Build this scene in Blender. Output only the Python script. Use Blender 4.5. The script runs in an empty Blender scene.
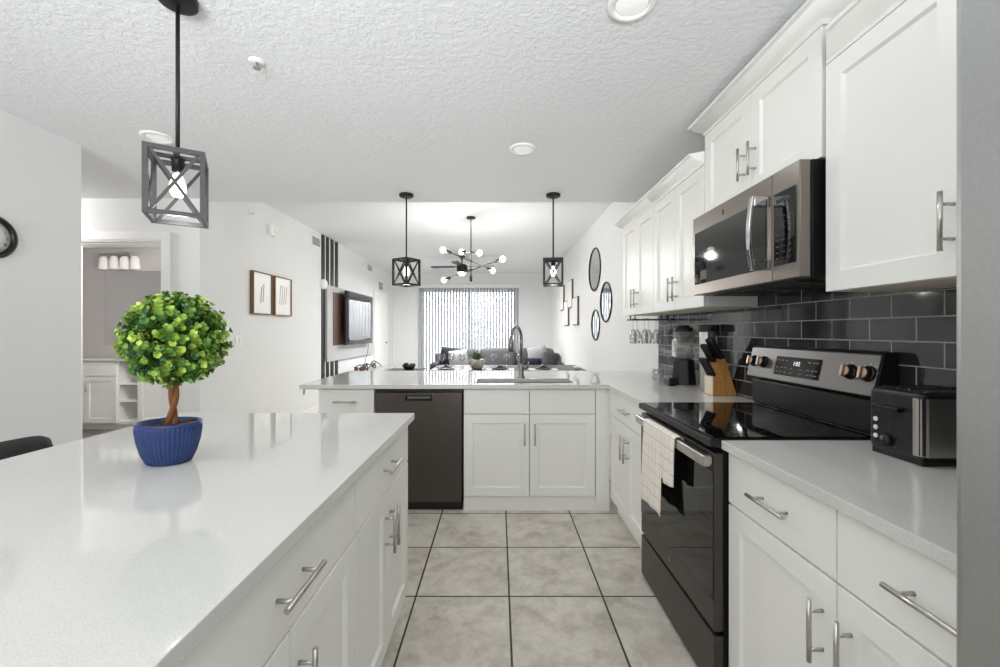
import bpy, bmesh, math, random
from mathutils import Vector, Matrix

random.seed(7)
S = bpy.context.scene
COL = S.collection
PI = math.pi

# ------------------------------------------------------------------ camera
FPX, CX, HY, CAMZ = 422.0, 498.5, 331.0, 1.29
cam_d = bpy.data.cameras.new('camera')
cam_d.sensor_fit = 'HORIZONTAL'
cam_d.sensor_width = 36.0
cam_d.lens = 36.0 * FPX / 1000.0
cam_d.shift_x = (500.0 - CX) / 1000.0
cam_d.shift_y = (HY - 333.5) / 1000.0
cam_d.clip_start = 0.02
cam = bpy.data.objects.new('camera', cam_d)
COL.objects.link(cam)
cam.location = (0, 0, CAMZ)
cam.rotation_euler = (PI / 2, 0, 0)
S.camera = cam

# ------------------------------------------------------------------ world, added lamps, exposure
S.view_settings.view_transform = 'Standard'
S.view_settings.look = 'None'
S.view_settings.gamma = 1.0
S.view_settings.use_curve_mapping = False
S.view_settings.exposure = -0.73
W = bpy.data.worlds.new('world')
S.world = W
W.use_nodes = True
bg = W.node_tree.nodes['Background']
bg.inputs['Color'].default_value = (0.97, 0.985, 1.0, 1)
bg.inputs['Strength'].default_value = 1.3


def area_light(name, loc, rot, sx, sy, power, col=(1, 1, 1)):
    l = bpy.data.lights.new(name, 'AREA')
    l.shape = 'RECTANGLE'
    l.size, l.size_y = sx, sy
    l.energy = power
    l.color = col
    o = bpy.data.objects.new(name, l)
    COL.objects.link(o)
    o.location = loc
    o.rotation_euler = rot
    return o


# lamp in place of daylight, lights the added reflector wall outside the glass door
area_light('reflector_lamp', (-0.81, 12.1, 2.95), (PI / 2 - 0.75, 0, 0), 4.4, 0.5, 560, (0.96, 0.98, 1.0))


# fill lamp added behind the camera, aimed up at the ceiling
bd = area_light('ceiling_fill_lamp', (-0.6, -2.2, 1.2), (PI - 0.98, 0, 0), 3.4, 1.0, 132, (0.97, 0.985, 1.0))
bd.data.spread = math.radians(85)
S.cycles.diffuse_bounces = 8
S.cycles.max_bounces = 14

# ------------------------------------------------------------------ materials
def lin(c):
    return c / 12.92 if c <= 0.04045 else ((c + 0.055) / 1.055) ** 2.4


def rgb(r, g, b):
    return (lin(r / 255), lin(g / 255), lin(b / 255), 1.0)


class NT:
    def __init__(self, name):
        self.m = bpy.data.materials.new(name)
        self.m.use_nodes = True
        self.t = self.m.node_tree
        self.p = self.t.nodes['Principled BSDF']
        self.out = self.t.nodes['Material Output']

    def n(self, typ, **kw):
        nd = self.t.nodes.new(typ)
        for k, v in kw.items():
            if k in nd.inputs:
                nd.inputs[k].default_value = v
            else:
                setattr(nd, k, v)
        return nd

    def l(self, a, b):
        self.t.links.new(a, b)

    def coord(self, kind='Object', scale=(1, 1, 1), loc=(0, 0, 0), rot=(0, 0, 0)):
        tc = self.n('ShaderNodeTexCoord')
        mp = self.n('ShaderNodeMapping')
        mp.inputs['Scale'].default_value = scale
        mp.inputs['Location'].default_value = loc
        mp.inputs['Rotation'].default_value = rot
        self.l(tc.outputs[kind], mp.inputs['Vector'])
        return mp.outputs['Vector']

    def world(self):
        g = self.n('ShaderNodeNewGeometry')
        return g.outputs['Position']

    def ramp(self, fac, stops):
        r = self.n('ShaderNodeValToRGB')
        e = r.color_ramp.elements
        while len(e) < len(stops):
            e.new(0.5)
        for k, (p, c) in enumerate(stops):
            e[k].position = p
            e[k].color = c
        self.l(fac, r.inputs['Fac'])
        return r.outputs['Color']

    def noise(self, vec, scale, detail=2.0, rough=0.5):
        nz = self.n('ShaderNodeTexNoise')
        nz.inputs['Scale'].default_value = scale
        nz.inputs['Detail'].default_value = detail
        nz.inputs['Roughness'].default_value = rough
        self.l(vec, nz.inputs['Vector'])
        return nz.outputs['Fac']

    def bump(self, h, strength, dist):
        b = self.n('ShaderNodeBump')
        b.inputs['Strength'].default_value = strength
        b.inputs['Distance'].default_value = dist
        self.l(h, b.inputs['Height'])
        self.l(b.outputs['Normal'], self.p.inputs['Normal'])

    def mul(self, c, fac, lo, hi):
        """a gentle random tint: colour c times lo..hi by fac"""
        mr = self.n('ShaderNodeMapRange')
        mr.inputs['To Min'].default_value = lo
        mr.inputs['To Max'].default_value = hi
        self.l(fac, mr.inputs['Value'])
        vm = self.n('ShaderNodeVectorMath', operation='SCALE')
        if isinstance(c, tuple):
            vm.inputs[0].default_value = c[:3]
        else:
            self.l(c, vm.inputs[0])
        self.l(mr.outputs['Result'], vm.inputs['Scale'])
        return vm.outputs['Vector']


def mat(name, col, rough=0.5, metal=0.0, spec=0.5, nscale=30.0, var=0.04, bump=0.0, bdist=0.002,
        stretch=(1, 1, 1), coat=0.0, alpha=None, trans=0.0, ior=1.45, emit=None, estr=0.0):
    t = NT(name)
    p = t.p
    p.inputs['Roughness'].default_value = rough
    p.inputs['Metallic'].default_value = metal
    p.inputs['Specular IOR Level'].default_value = spec
    p.inputs['Coat Weight'].default_value = coat
    p.inputs['Transmission Weight'].default_value = trans
    p.inputs['IOR'].default_value = ior
    v = t.coord('Object', stretch)
    f = t.noise(v, nscale)
    t.l(t.mul(col, f, 1 - var, 1 + var), p.inputs['Base Color'])
    if bump:
        t.bump(f, bump, bdist)
    if emit:
        p.inputs['Emission Color'].default_value = emit
        p.inputs['Emission Strength'].default_value = estr
    return t.m


M = {}
M['wall'] = mat('wall_paint', rgb(231, 232, 232), 0.75, 0, 0.3, 160, 0.015, 0.25, 0.001)
M['bath_wall'] = mat('bathroom_wall_paint', rgb(200, 194, 192), 0.75, 0, 0.3, 120, 0.015, 0.2, 0.001)
M['trim'] = mat('white_trim_paint', rgb(240, 239, 237), 0.4, 0, 0.4, 20, 0.01)
M['cab'] = mat('white_cabinet_paint', rgb(243, 243, 239), 0.38, 0, 0.45, 25, 0.008)
M['cab_in'] = mat('cabinet_carcass', rgb(214, 205, 190), 0.6, 0, 0.3, 25, 0.03)
M['chrome'] = mat('brushed_nickel', rgb(196, 193, 188), 0.28, 1.0, 0.5, 90, 0.04, stretch=(1, 1, 8))
M['mirror_chrome'] = mat('polished_chrome', rgb(220, 220, 220), 0.08, 1.0, 0.5, 30, 0.02)
M['black'] = mat('black_plastic', rgb(22, 22, 23), 0.35, 0, 0.5, 60, 0.1)
M['black_metal'] = mat('matte_black_metal', rgb(34, 33, 33), 0.45, 0.3, 0.5, 60, 0.1)
M['grey_metal'] = mat('weathered_graphite_metal', rgb(72, 71, 72), 0.5, 0.25, 0.5, 70, 0.18, stretch=(1, 1, 4))
M['black_glass'] = mat('black_glass', rgb(9, 9, 10), 0.045, 0, 0.6, 5, 0.05)
M['dark_steel'] = mat('dark_slate_steel', rgb(92, 86, 82), 0.33, 0.9, 0.5, 40, 0.06, stretch=(1, 1, 30))
M['slate'] = mat('slate_range_finish', rgb(86, 80, 77), 0.36, 0.85, 0.5, 40, 0.06, stretch=(1, 30, 1))
M['panel_steel'] = mat('range_panel_steel', rgb(118, 116, 115), 0.34, 0.9, 0.5, 50, 0.06, stretch=(1, 1, 20))
M['bronze_steel'] = mat('warm_bronze_steel', rgb(134, 127, 120), 0.3, 0.92, 0.5, 40, 0.05, stretch=(1, 1, 30))
M['fridge'] = mat('fridge_stainless', rgb(180, 181, 181), 0.38, 0.9, 0.5, 160, 0.08, 0.1, 0.0005)
M['dark_grey'] = mat('dark_grey_plastic', rgb(52, 51, 52), 0.5, 0, 0.4, 40, 0.1)
M['toaster_body'] = mat('toaster_black', rgb(30, 30, 32), 0.3, 0, 0.5, 60, 0.1)
M['white_plastic'] = mat('white_plastic', rgb(240, 240, 238), 0.35, 0, 0.5, 20, 0.01)
M['grey_plastic'] = mat('grey_grille', rgb(165, 165, 163), 0.5, 0, 0.4, 60, 0.06)
M['riser'] = mat('dark_glossy_riser', rgb(38, 37, 38), 0.22, 0.4, 0.5, 40, 0.06, stretch=(1, 1, 20))
M['bright_steel'] = mat('bright_brushed_steel', rgb(192, 188, 182), 0.3, 1.0, 0.5, 60, 0.05, stretch=(1, 1, 20))
M['faucet'] = mat('brushed_steel_faucet', rgb(140, 138, 136), 0.28, 1.0, 0.5, 60, 0.06)
M['reflector'] = mat('pale_reflector_wall', rgb(238, 239, 240), 0.9, 0, 0.2, 60, 0.03)
M['wood'] = None
M['towel'] = None
M['bulb'] = mat('lit_bulb_glass', rgb(255, 250, 240), 0.2, 0, 0.5, 10, 0.01, emit=(1, 0.97, 0.9, 1), estr=5.0)
M['lens'] = mat('recessed_light_lens', rgb(250, 250, 248), 0.4, 0, 0.5, 10, 0.01, emit=(1, 0.99, 0.96, 1), estr=0.3)
M['frosted'] = mat('frosted_lamp_shade', rgb(245, 240, 235), 0.5, 0, 0.4, 10, 0.01, emit=(1, 0.97, 0.94, 1), estr=0.15)
M['mirror'] = mat('mirror_glass', rgb(225, 228, 228), 0.02, 1.0, 0.5, 3, 0.005)
M['tv'] = mat('tv_screen', rgb(14, 15, 17), 0.06, 0, 1.0, 5, 0.05)
M['sofa'] = mat('grey_sofa_fabric', rgb(106, 107, 109), 0.9, 0, 0.2, 260, 0.14, 0.4, 0.002)
M['sofa_dark'] = mat('charcoal_fabric', rgb(78, 79, 80), 0.9, 0, 0.2, 260, 0.14, 0.4, 0.002)
M['navy'] = mat('navy_fabric', rgb(46, 50, 62), 0.9, 0, 0.2, 240, 0.12, 0.4, 0.002)
M['pale_fabric'] = mat('pale_patterned_fabric', rgb(172, 173, 175), 0.9, 0, 0.2, 34, 0.25, 0.3, 0.002)
M['light_panel'] = mat('pale_grey_panel', rgb(186, 186, 186), 0.5, 0, 0.4, 14, 0.05, stretch=(1, 1, 6))
M['table_dark'] = mat('dark_table_top', rgb(48, 46, 45), 0.35, 0, 0.5, 20, 0.15, stretch=(1, 9, 1))
M['plate'] = mat('charcoal_stoneware', rgb(74, 76, 78), 0.4, 0, 0.5, 60, 0.1)
M['napkin'] = mat('white_linen', rgb(236, 236, 234), 0.85, 0, 0.2, 200, 0.05, 0.2)
M['vase'] = mat('grey_ceramic', rgb(180, 176, 172), 0.45, 0, 0.5, 24, 0.1, 0.3, 0.003)
M['pot'] = mat('cobalt_glaze', rgb(36, 58, 112), 0.16, 0, 0.5, 14, 0.16)
M['soil'] = mat('brown_moss', rgb(96, 66, 46), 0.95, 0, 0.1, 120, 0.4, 0.8, 0.006)
M['bark'] = mat('brown_bark', rgb(124, 82, 54), 0.85, 0, 0.2, 60, 0.28, 0.7, 0.004, stretch=(1, 1, .35))
M['shower'] = M['grey_metal']
M['paper'] = mat('white_paper', rgb(238, 237, 233), 0.35, 0, 0.4, 20, 0.01)
M['ink'] = mat('dark_ink', rgb(70, 72, 78), 0.7, 0, 0.3, 20, 0.1)
M['frame_wood'] = mat('brown_frame_wood', rgb(122, 92, 66), 0.55, 0, 0.4, 40, 0.2, stretch=(1, 1, .2))
M['copper'] = mat('copper_cap', rgb(198, 176, 160), 0.3, 0.9, 0.5, 30, 0.05)
M['digits'] = mat('lit_digits', rgb(235, 240, 245), 0.4, 0, 0.4, 5, 0.01, emit=(0.9, 0.96, 1, 1), estr=2.0)
M['legend'] = mat('pale_legend_print', rgb(150, 150, 150), 0.5, 0, 0.3, 5, 0.02)
M['black_slat'] = mat('black_slat_wood', rgb(38, 36, 35), 0.5, 0, 0.4, 30, 0.2, stretch=(1, 1, .1))
M['outlet_slot'] = mat('outlet_slot', rgb(60, 60, 60), 0.6, 0, 0.3, 10, 0.05)
M['canvas_edge'] = mat('brown_canvas_edge', rgb(112, 96, 84), 0.7, 0, 0.3, 30, 0.15)
M['green_leaf'] = mat('spiky_green_leaf', rgb(70, 104, 52), 0.5, 0, 0.4, 12, 0.35)


def m_glass(name, tint=(1, 1, 1, 1), rough=0.0):
    t = NT(name)
    nz = t.noise(t.coord('Object'), 4.0)
    t.l(t.mul(tint, nz, 0.985, 1.0), t.p.inputs['Base Color'])
    t.p.inputs['Transmission Weight'].default_value = 1.0
    t.p.inputs['Roughness'].default_value = rough
    t.p.inputs['IOR'].default_value = 1.45
    return t.m


M['glass'] = m_glass('clear_glass')


def m_pane():
    """thin window glass: mostly clear, a little mirror-like"""
    t = NT('window_glass')
    tr = t.n('ShaderNodeBsdfTransparent')
    gl = t.n('ShaderNodeBsdfGlossy')
    gl.inputs['Roughness'].default_value = 0.02
    fr = t.n('ShaderNodeFresnel')
    mx = t.n('ShaderNodeMixShader')
    t.l(fr.outputs[0], mx.inputs[0])
    t.l(tr.outputs[0], mx.inputs[1])
    t.l(gl.outputs[0], mx.inputs[2])
    t.l(mx.outputs[0], t.out.inputs['Surface'])
    return t.m


M['pane'] = m_pane()


def m_thin():
    """thin blown glass: clear where seen straight on, brighter towards its rims"""
    t = NT('thin_glassware')
    tr = t.n('ShaderNodeBsdfTransparent')
    tr.inputs['Color'].default_value = (0.95, 0.96, 0.96, 1)
    gl = t.n('ShaderNodeBsdfGlossy')
    gl.inputs['Roughness'].default_value = 0.03
    lw = t.n('ShaderNodeLayerWeight')
    lw.inputs['Blend'].default_value = 0.36
    mr = t.n('ShaderNodeMapRange')
    mr.inputs['To Min'].default_value = 0.05
    mr.inputs['To Max'].default_value = 0.92
    t.l(lw.outputs['Facing'], mr.inputs['Value'])
    mx = t.n('ShaderNodeMixShader')
    t.l(mr.outputs[0], mx.inputs[0])
    t.l(tr.outputs[0], mx.inputs[1])
    t.l(gl.outputs[0], mx.inputs[2])
    t.l(mx.outputs[0], t.out.inputs['Surface'])
    return t.m


M['thin_glass'] = m_thin()


def m_ceiling():
    t = NT('knockdown_ceiling')
    v = t.coord('Object')
    n1 = t.noise(v, 42.0, 3.0, 0.55)
    n2 = t.noise(v, 130.0, 2.0, 0.5)
    r = t.ramp(n1, [(0.42, (0, 0, 0, 1)), (0.58, (1, 1, 1, 1))])
    ad = t.n('ShaderNodeMath', operation='MULTIPLY_ADD')
    t.l(n2, ad.inputs[0])
    ad.inputs[1].default_value = 0.35
    t.l(r, ad.inputs[2])
    t.l(t.mul(rgb(233, 235, 237), n2, 0.98, 1.01), t.p.inputs['Base Color'])
    t.p.inputs['Roughness'].default_value = 0.85
    t.p.inputs['Specular IOR Level'].default_value = 0.2
    t.bump(ad.outputs[0], 0.27, 0.006)
    return t.m


M['ceiling'] = m_ceiling()


def m_quartz():
    t = NT('white_quartz')
    v = t.world()
    n1 = t.noise(v, 420.0, 2.0)
    n2 = t.noise(v, 6.0, 3.0)
    sp = t.ramp(n1, [(0.35, rgb(207, 206, 202)), (0.5, rgb(216, 215, 211)), (0.68, rgb(222, 221, 217))])
    t.l(t.mul(sp, n2, 0.97, 1.02), t.p.inputs['Base Color'])
    t.p.inputs['Roughness'].default_value = 0.06
    t.p.inputs['Specular IOR Level'].default_value = 0.55
    return t.m


M['quartz'] = m_quartz()


def m_floor():
    t = NT('porcelain_floor_tile')
    v = t.world()
    mp = t.n('ShaderNodeMapping')
    mp.inputs['Location'].default_value = (-0.052 + 4.535, -2.051 + 4.66, 0)
    t.l(v, mp.inputs['Vector'])
    b = t.n('ShaderNodeTexBrick')
    b.offset = 0.0
    b.squash = 1.0
    b.inputs['Scale'].default_value = 1.0
    b.inputs['Brick Width'].default_value = 0.4535
    b.inputs['Row Height'].default_value = 0.466
    b.inputs['Mortar Size'].default_value = 0.0046
    b.inputs['Mortar Smooth'].default_value = 0.1
    b.inputs['Bias'].default_value = 0.0
    b.inputs['Color1'].default_value = (0.44, 0.44, 0.44, 1)
    b.inputs['Color2'].default_value = (0.56, 0.56, 0.56, 1)
    b.inputs['Mortar'].default_value = (0.5, 0.5, 0.5, 1)
    t.l(mp.outputs[0], b.inputs['Vector'])
    # each tile shifts the marbling
    sc = t.n('ShaderNodeVectorMath', operation='SCALE')
    t.l(b.outputs['Color'], sc.inputs[0])
    sc.inputs['Scale'].default_value = 23.0
    ad = t.n('ShaderNodeVectorMath', operation='ADD')
    t.l(v, ad.inputs[0])
    t.l(sc.outputs[0], ad.inputs[1])
    n1 = t.noise(ad.outputs[0], 5.2, 10.0, 0.7)
    n1.node.inputs['Distortion'].default_value = 0.25
    n2 = t.noise(ad.outputs[0], 14.0, 6.0, 0.65)
    c1 = t.ramp(n1, [(0.3, rgb(166, 158, 145)), (0.43, rgb(198, 191, 179)), (0.56, rgb(218, 212, 201)), (0.66, rgb(206, 199, 187)), (0.78, rgb(174, 166, 153))])
    c2 = t.mul(c1, n2, 0.72, 1.24)
    mx = t.n('ShaderNodeMix', data_type='RGBA')
    t.l(b.outputs['Fac'], mx.inputs['Factor'])
    t.l(c2, mx.inputs[6])
    mx.inputs[7].default_value = rgb(34, 31, 29)
    t.l(mx.outputs[2], t.p.inputs['Base Color'])
    t.p.inputs['Roughness'].default_value = 0.42
    inv = t.n('ShaderNodeMath', operation='SUBTRACT')
    inv.inputs[0].default_value = 1.0
    t.l(b.outputs['Fac'], inv.inputs[1])
    t.bump(inv.outputs[0], 0.4, 0.002)
    return t.m


M['floor'] = m_floor()
M['bath_floor'] = mat('bathroom_floor', rgb(120, 114, 110), 0.5, 0, 0.4, 8, 0.1)


def m_backsplash():
    t = NT('glossy_charcoal_subway_tile')
    v = t.world()
    sx = t.n('ShaderNodeSeparateXYZ')
    t.l(v, sx.inputs[0])
    cb = t.n('ShaderNodeCombineXYZ')
    t.l(sx.outputs['Y'], cb.inputs['X'])
    t.l(sx.outputs['Z'], cb.inputs['Y'])
    mp = t.n('ShaderNodeMapping')
    mp.inputs['Location'].default_value = (-1.416 + 1.79, -0.839 + 0.83, 0)
    t.l(cb.outputs[0], mp.inputs['Vector'])
    b = t.n('ShaderNodeTexBrick')
    b.offset = 0.5
    b.inputs['Scale'].default_value = 1.0
    b.inputs['Brick Width'].default_value = 0.179
    b.inputs['Row Height'].default_value = 0.083
    b.inputs['Mortar Size'].default_value = 0.0022
    b.inputs['Mortar Smooth'].default_value = 0.15
    b.inputs['Bias'].default_value = 0.0
    b.inputs['Color1'].default_value = rgb(40, 42, 46)
    b.inputs['Color2'].default_value = rgb(50, 52, 56)
    b.inputs['Mortar'].default_value = rgb(176, 176, 174)
    t.l(mp.outputs[0], b.inputs['Vector'])
    t.l(b.outputs['Color'], t.p.inputs['Base Color'])
    rr = t.n('ShaderNodeMapRange')
    rr.inputs['To Min'].default_value = 0.07
    rr.inputs['To Max'].default_value = 0.7
    t.l(b.outputs['Fac'], rr.inputs['Value'])
    t.l(rr.outputs[0], t.p.inputs['Roughness'])
    t.p.inputs['Specular IOR Level'].default_value = 0.6
    wob = t.noise(v, 11.0, 1.0)
    ad = t.n('ShaderNodeMath', operation='MULTIPLY_ADD')
    t.l(b.outputs['Fac'], ad.inputs[0])
    ad.inputs[1].default_value = -1.0
    m2 = t.n('ShaderNodeMath', operation='MULTIPLY')
    t.l(wob, m2.inputs[0])
    m2.inputs[1].default_value = 0.5
    t.l(m2.outputs[0], ad.inputs[2])
    t.bump(ad.outputs[0], 0.35, 0.0025)
    return t.m


M['tile'] = m_backsplash()


def m_wood(name, c1, c2, scale=9.0, rot=(0, 0, 0), st=(1, 1, .12), rough=0.45):
    t = NT(name)
    v = t.coord('Object', st, rot=rot)
    n1 = t.noise(v, scale * 8, 5.0, 0.6)
    t.l(t.ramp(n1, [(0.3, c1), (0.7, c2)]), t.p.inputs['Base Color'])
    t.p.inputs['Roughness'].default_value = rough
    return t.m


M['wood'] = m_wood('honey_beech', rgb(186, 128, 68), rgb(214, 158, 92))
M['lit_wood'] = m_wood('lit_beech_front', rgb(226, 205, 182), rgb(240, 224, 204))
M['dark_wood'] = m_wood('dark_walnut', rgb(74, 54, 44), rgb(104, 78, 64))


def m_towel():
    t = NT('cream_towel_with_tan_check')
    v = t.world()
    sx = t.n('ShaderNodeSeparateXYZ')
    t.l(v, sx.inputs[0])
    facs = []
    for ax, per in (('Y', 0.046), ('Z', 0.05)):
        d = t.n('ShaderNodeMath', operation='DIVIDE')
        t.l(sx.outputs[ax], d.inputs[0])
        d.inputs[1].default_value = per
        f = t.n('ShaderNodeMath', operation='FRACT')
        t.l(d.outputs[0], f.inputs[0])
        c = t.n('ShaderNodeMath', operation='LESS_THAN')
        t.l(f.outputs[0], c.inputs[0])
        c.inputs[1].default_value = 0.09
        facs.append(c.outputs[0])
    mxm = t.n('ShaderNodeMath', operation='MAXIMUM')
    t.l(facs[0], mxm.inputs[0])
    t.l(facs[1], mxm.inputs[1])
    mx = t.n('ShaderNodeMix', data_type='RGBA')
    t.l(mxm.outputs[0], mx.inputs['Factor'])
    mx.inputs[6].default_value = rgb(240, 234, 226)
    mx.inputs[7].default_value = rgb(218, 200, 182)
    t.l(mx.outputs[2], t.p.inputs['Base Color'])
    t.p.inputs['Roughness'].default_value = 0.95
    t.bump(t.noise(v, 500.0), 0.4, 0.001)
    return t.m


M['towel'] = m_towel()


def m_vane():
    t = NT('white_blind_vane')
    df = t.n('ShaderNodeBsdfDiffuse')
    tl = t.n('ShaderNodeBsdfTranslucent')
    nz = t.noise(t.coord('Object', (1, 1, .1)), 30.0)
    c = t.mul((0.52, 0.54, 0.56), nz, 0.97, 1.0)
    t.l(c, df.inputs['Color'])
    t.l(c, tl.inputs['Color'])
    mx = t.n('ShaderNodeMixShader')
    mx.inputs[0].default_value = 0.12
    t.l(df.outputs[0], mx.inputs[1])
    t.l(tl.outputs[0], mx.inputs[2])
    t.l(mx.outputs[0], t.out.inputs['Surface'])
    return t.m


M['vane'] = m_vane()


def m_leaves():
    t = NT('topiary_leaves')
    at = t.n('ShaderNodeAttribute')
    at.attribute_name = 'tint'
    c = t.ramp(at.outputs['Fac'], [(0.0, rgb(44, 82, 46)), (0.35, rgb(78, 122, 54)), (0.65, rgb(128, 166, 62)), (1.0, rgb(184, 208, 96))])
    t.l(c, t.p.inputs['Base Color'])
    t.p.inputs['Roughness'].default_value = 0.45
    t.p.inputs['Subsurface Weight'].default_value = 0.0
    return t.m


M['leaves'] = m_leaves()


# ------------------------------------------------------------------ mesh builder
class MB:
    def __init__(self, mtx=None):
        self.bm = bmesh.new()
        self.M = mtx or Matrix.Identity(4)
        self.mi = 0

    def v(self, p):
        return self.bm.verts.new(self.M @ Vector(p))

    def f(self, vs, smooth=False):
        try:
            fc = self.bm.faces.new(vs)
        except ValueError:
            return None
        fc.smooth = smooth
        fc.material_index = self.mi
        return fc

    def hexa(self, b, t):
        """bottom 4 points counter-clockwise, top 4 points the same order"""
        vb = [self.v(p) for p in b]
        vt = [self.v(p) for p in t]
        self.f(vb[::-1])
        self.f(vt)
        for i in range(4):
            j = (i + 1) % 4
            self.f([vb[i], vb[j], vt[j], vt[i]])

    def box(self, x0, x1, y0, y1, z0, z1):
        b = [(x0, y0, z0), (x1, y0, z0), (x1, y1, z0), (x0, y1, z0)]
        self.hexa(b, [(p[0], p[1], z1) for p in b])
        return self

    def prism(self, pts, c0, c1, axis='y'):
        """polygon pts (a,b) extruded along axis from c0 to c1"""
        def P(a, b, c):
            return {'x': (c, a, b), 'y': (a, c, b), 'z': (a, b, c)}[axis]
        v0 = [self.v(P(a, b, c0)) for a, b in pts]
        v1 = [self.v(P(a, b, c1)) for a, b in pts]
        self.f(v0)
        self.f(v1[::-1])
        n = len(pts)
        for i in range(n):
            j = (i + 1) % n
            self.f([v0[i], v1[i], v1[j], v0[j]])
        return self

    def tube(self, path, r, n=10, cap=True, closed=False):
        path = [Vector(p) for p in path]
        m = len(path)
        rs = r if isinstance(r, (list, tuple)) else [r] * m
        rings = []
        up = None
        for i, p in enumerate(path):
            a = path[(i - 1) % m] if (closed or i > 0) else path[i]
            b = path[(i + 1) % m] if (closed or i < m - 1) else path[i]
            d = (b - a).normalized()
            if up is None:
                up = d.orthogonal().normalized()
            else:
                up = (up - d * up.dot(d))
                up = up.normalized() if up.length > 1e-6 else d.orthogonal().normalized()
            w = d.cross(up)
            rings.append([self.v(p + up * math.cos(2 * PI * k / n) * rs[i] + w * math.sin(2 * PI * k / n) * rs[i]) for k in range(n)])
        last = m if closed else m - 1
        for i in range(last):
            A, B = rings[i], rings[(i + 1) % m]
            for k in range(n):
                self.f([A[k], A[(k + 1) % n], B[(k + 1) % n], B[k]], True)
        if cap and not closed:
            self.f(rings[0][::-1])
            self.f(rings[-1])
        return self

    def bar(self, a, b, w, h=None):
        """square bar from a to b"""
        a, b = Vector(a), Vector(b)
        h = h or w
        d = (b - a).normalized()
        s = Vector((0, 0, 1)).cross(d)
        s = s.normalized() if s.length > 1e-4 else Vector((1, 0, 0))
        t = d.cross(s)
        o = [(-1, -1), (1, -1), (1, 1), (-1, 1)]
        self.hexa([a + s * i * w / 2 + t * j * h / 2 for i, j in o], [b + s * i * w / 2 + t * j * h / 2 for i, j in o])
        return self

    def lathe(self, prof, c=(0, 0, 0), n=28, sx=1.0, sy=1.0, rib=0.0, ribn=0, smooth=True, loop=False):
        """profile (radius, z) from bottom to top, about a vertical axis through c"""
        rings = []
        for r, z in prof:
            if r < 1e-6:
                rings.append([self.v((c[0], c[1], c[2] + z))])
            else:
                ring = []
                for k in range(n):
                    a = 2 * PI * k / n
                    q = r * (1 + rib * (0.5 + 0.5 * math.cos(ribn * a)) * (1 if ribn else 0))
                    ring.append(self.v((c[0] + q * sx * math.cos(a), c[1] + q * sy * math.sin(a), c[2] + z)))
                rings.append(ring)
        if loop:
            rings.append(rings[0])
        for A, B in zip(rings, rings[1:]):
            if len(A) == 1 and len(B) == 1:
                continue
            for k in range(n):
                j = (k + 1) % n
                if len(A) == 1:
                    self.f([A[0], B[j], B[k]], smooth)
                elif len(B) == 1:
                    self.f([A[k], A[j], B[0]], smooth)
                else:
                    self.f([A[k], A[j], B[j], B[k]], smooth)
        if loop:
            return self
        if len(rings[0]) > 1:
            self.f(rings[0][::-1])
        if len(rings[-1]) > 1:
            self.f(rings[-1])
        return self

    def ball(self, c, r, n=16, m=10, sq=1.0):
        """ellipsoid; sq < 1 makes it boxier (cushions)"""
        rx, ry, rz = r if isinstance(r, (tuple, list)) else (r, r, r)

        def pw(t):
            return math.copysign(abs(t) ** sq, t)
        rings = []
        for i in range(m + 1):
            th = -PI / 2 + PI * i / m
            if i in (0, m):
                rings.append([self.v((c[0], c[1], c[2] + rz * pw(math.sin(th))))])
            else:
                rings.append([self.v((c[0] + rx * pw(math.cos(th)) * pw(math.cos(2 * PI * k / n)),
                                      c[1] + ry * pw(math.cos(th)) * pw(math.sin(2 * PI * k / n)),
                                      c[2] + rz * pw(math.sin(th)))) for k in range(n)])
        for A, B in zip(rings, rings[1:]):
            for k in range(n):
                j = (k + 1) % n
                if len(A) == 1:
                    self.f([A[0], B[j], B[k]], True)
                elif len(B) == 1:
                    self.f([A[k], A[j], B[0]], True)
                else:
                    self.f([A[k], A[j], B[j], B[k]], True)
        return self

    def grid(self, fn, nu, nv, smooth=True):
        g = [[self.v(fn(i / nu, j / nv)) for j in range(nv + 1)] for i in range(nu + 1)]
        for i in range(nu):
            for j in range(nv):
                self.f([g[i][j], g[i + 1][j], g[i + 1][j + 1], g[i][j + 1]], smooth)
        return self

    def text(self, s, size, place):
        """lettering: place(x, y) maps flat text coordinates to a point"""
        cu = bpy.data.curves.new('lettering', 'FONT')
        cu.body = s
        cu.size = size
        cu.align_x = 'CENTER'
        cu.align_y = 'CENTER'
        cu.resolution_u = 3
        ob = bpy.data.objects.new('lettering', cu)
        me = bpy.data.meshes.new_from_object(ob)
        vs = [self.v(place(v.co.x, v.co.y)) for v in me.vertices]
        for p in me.polygons:
            self.f([vs[i] for i in p.vertices])
        bpy.data.objects.remove(ob)
        bpy.data.meshes.remove(me)
        bpy.data.curves.remove(cu)
        return self

    def build(self, name, mats, parent=None, bevel=0.0, seg=2, recalc=True, solid=0.0, sub=0):
        if recalc:
            bmesh.ops.recalc_face_normals(self.bm, faces=self.bm.faces[:])
        me = bpy.data.meshes.new(name)
        off = Vector((0, 0, 0))
        q = parent
        while q is not None:
            off += q.location
            q = q.parent
        self.bm.transform(Matrix.Translation(-off))
        self.bm.to_mesh(me)
        self.bm.free()
        for mm in (mats if isinstance(mats, (list, tuple)) else [mats]):
            me.materials.append(M[mm] if isinstance(mm, str) else mm)
        o = bpy.data.objects.new(name, me)
        COL.objects.link(o)
        o.parent = parent
        if solid:
            sm = o.modifiers.new('thickness', 'SOLIDIFY')
            sm.thickness = solid
            sm.offset = 0
        if bevel:
            bv = o.modifiers.new('bevel', 'BEVEL')
            bv.width = bevel
            bv.segments = seg
            bv.limit_method = 'ANGLE'
            bv.angle_limit = math.radians(40)
            bv.harden_normals = False
        if sub:
            sb = o.modifiers.new('subdiv', 'SUBSURF')
            sb.levels = sb.render_levels = sub
        return o


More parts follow.
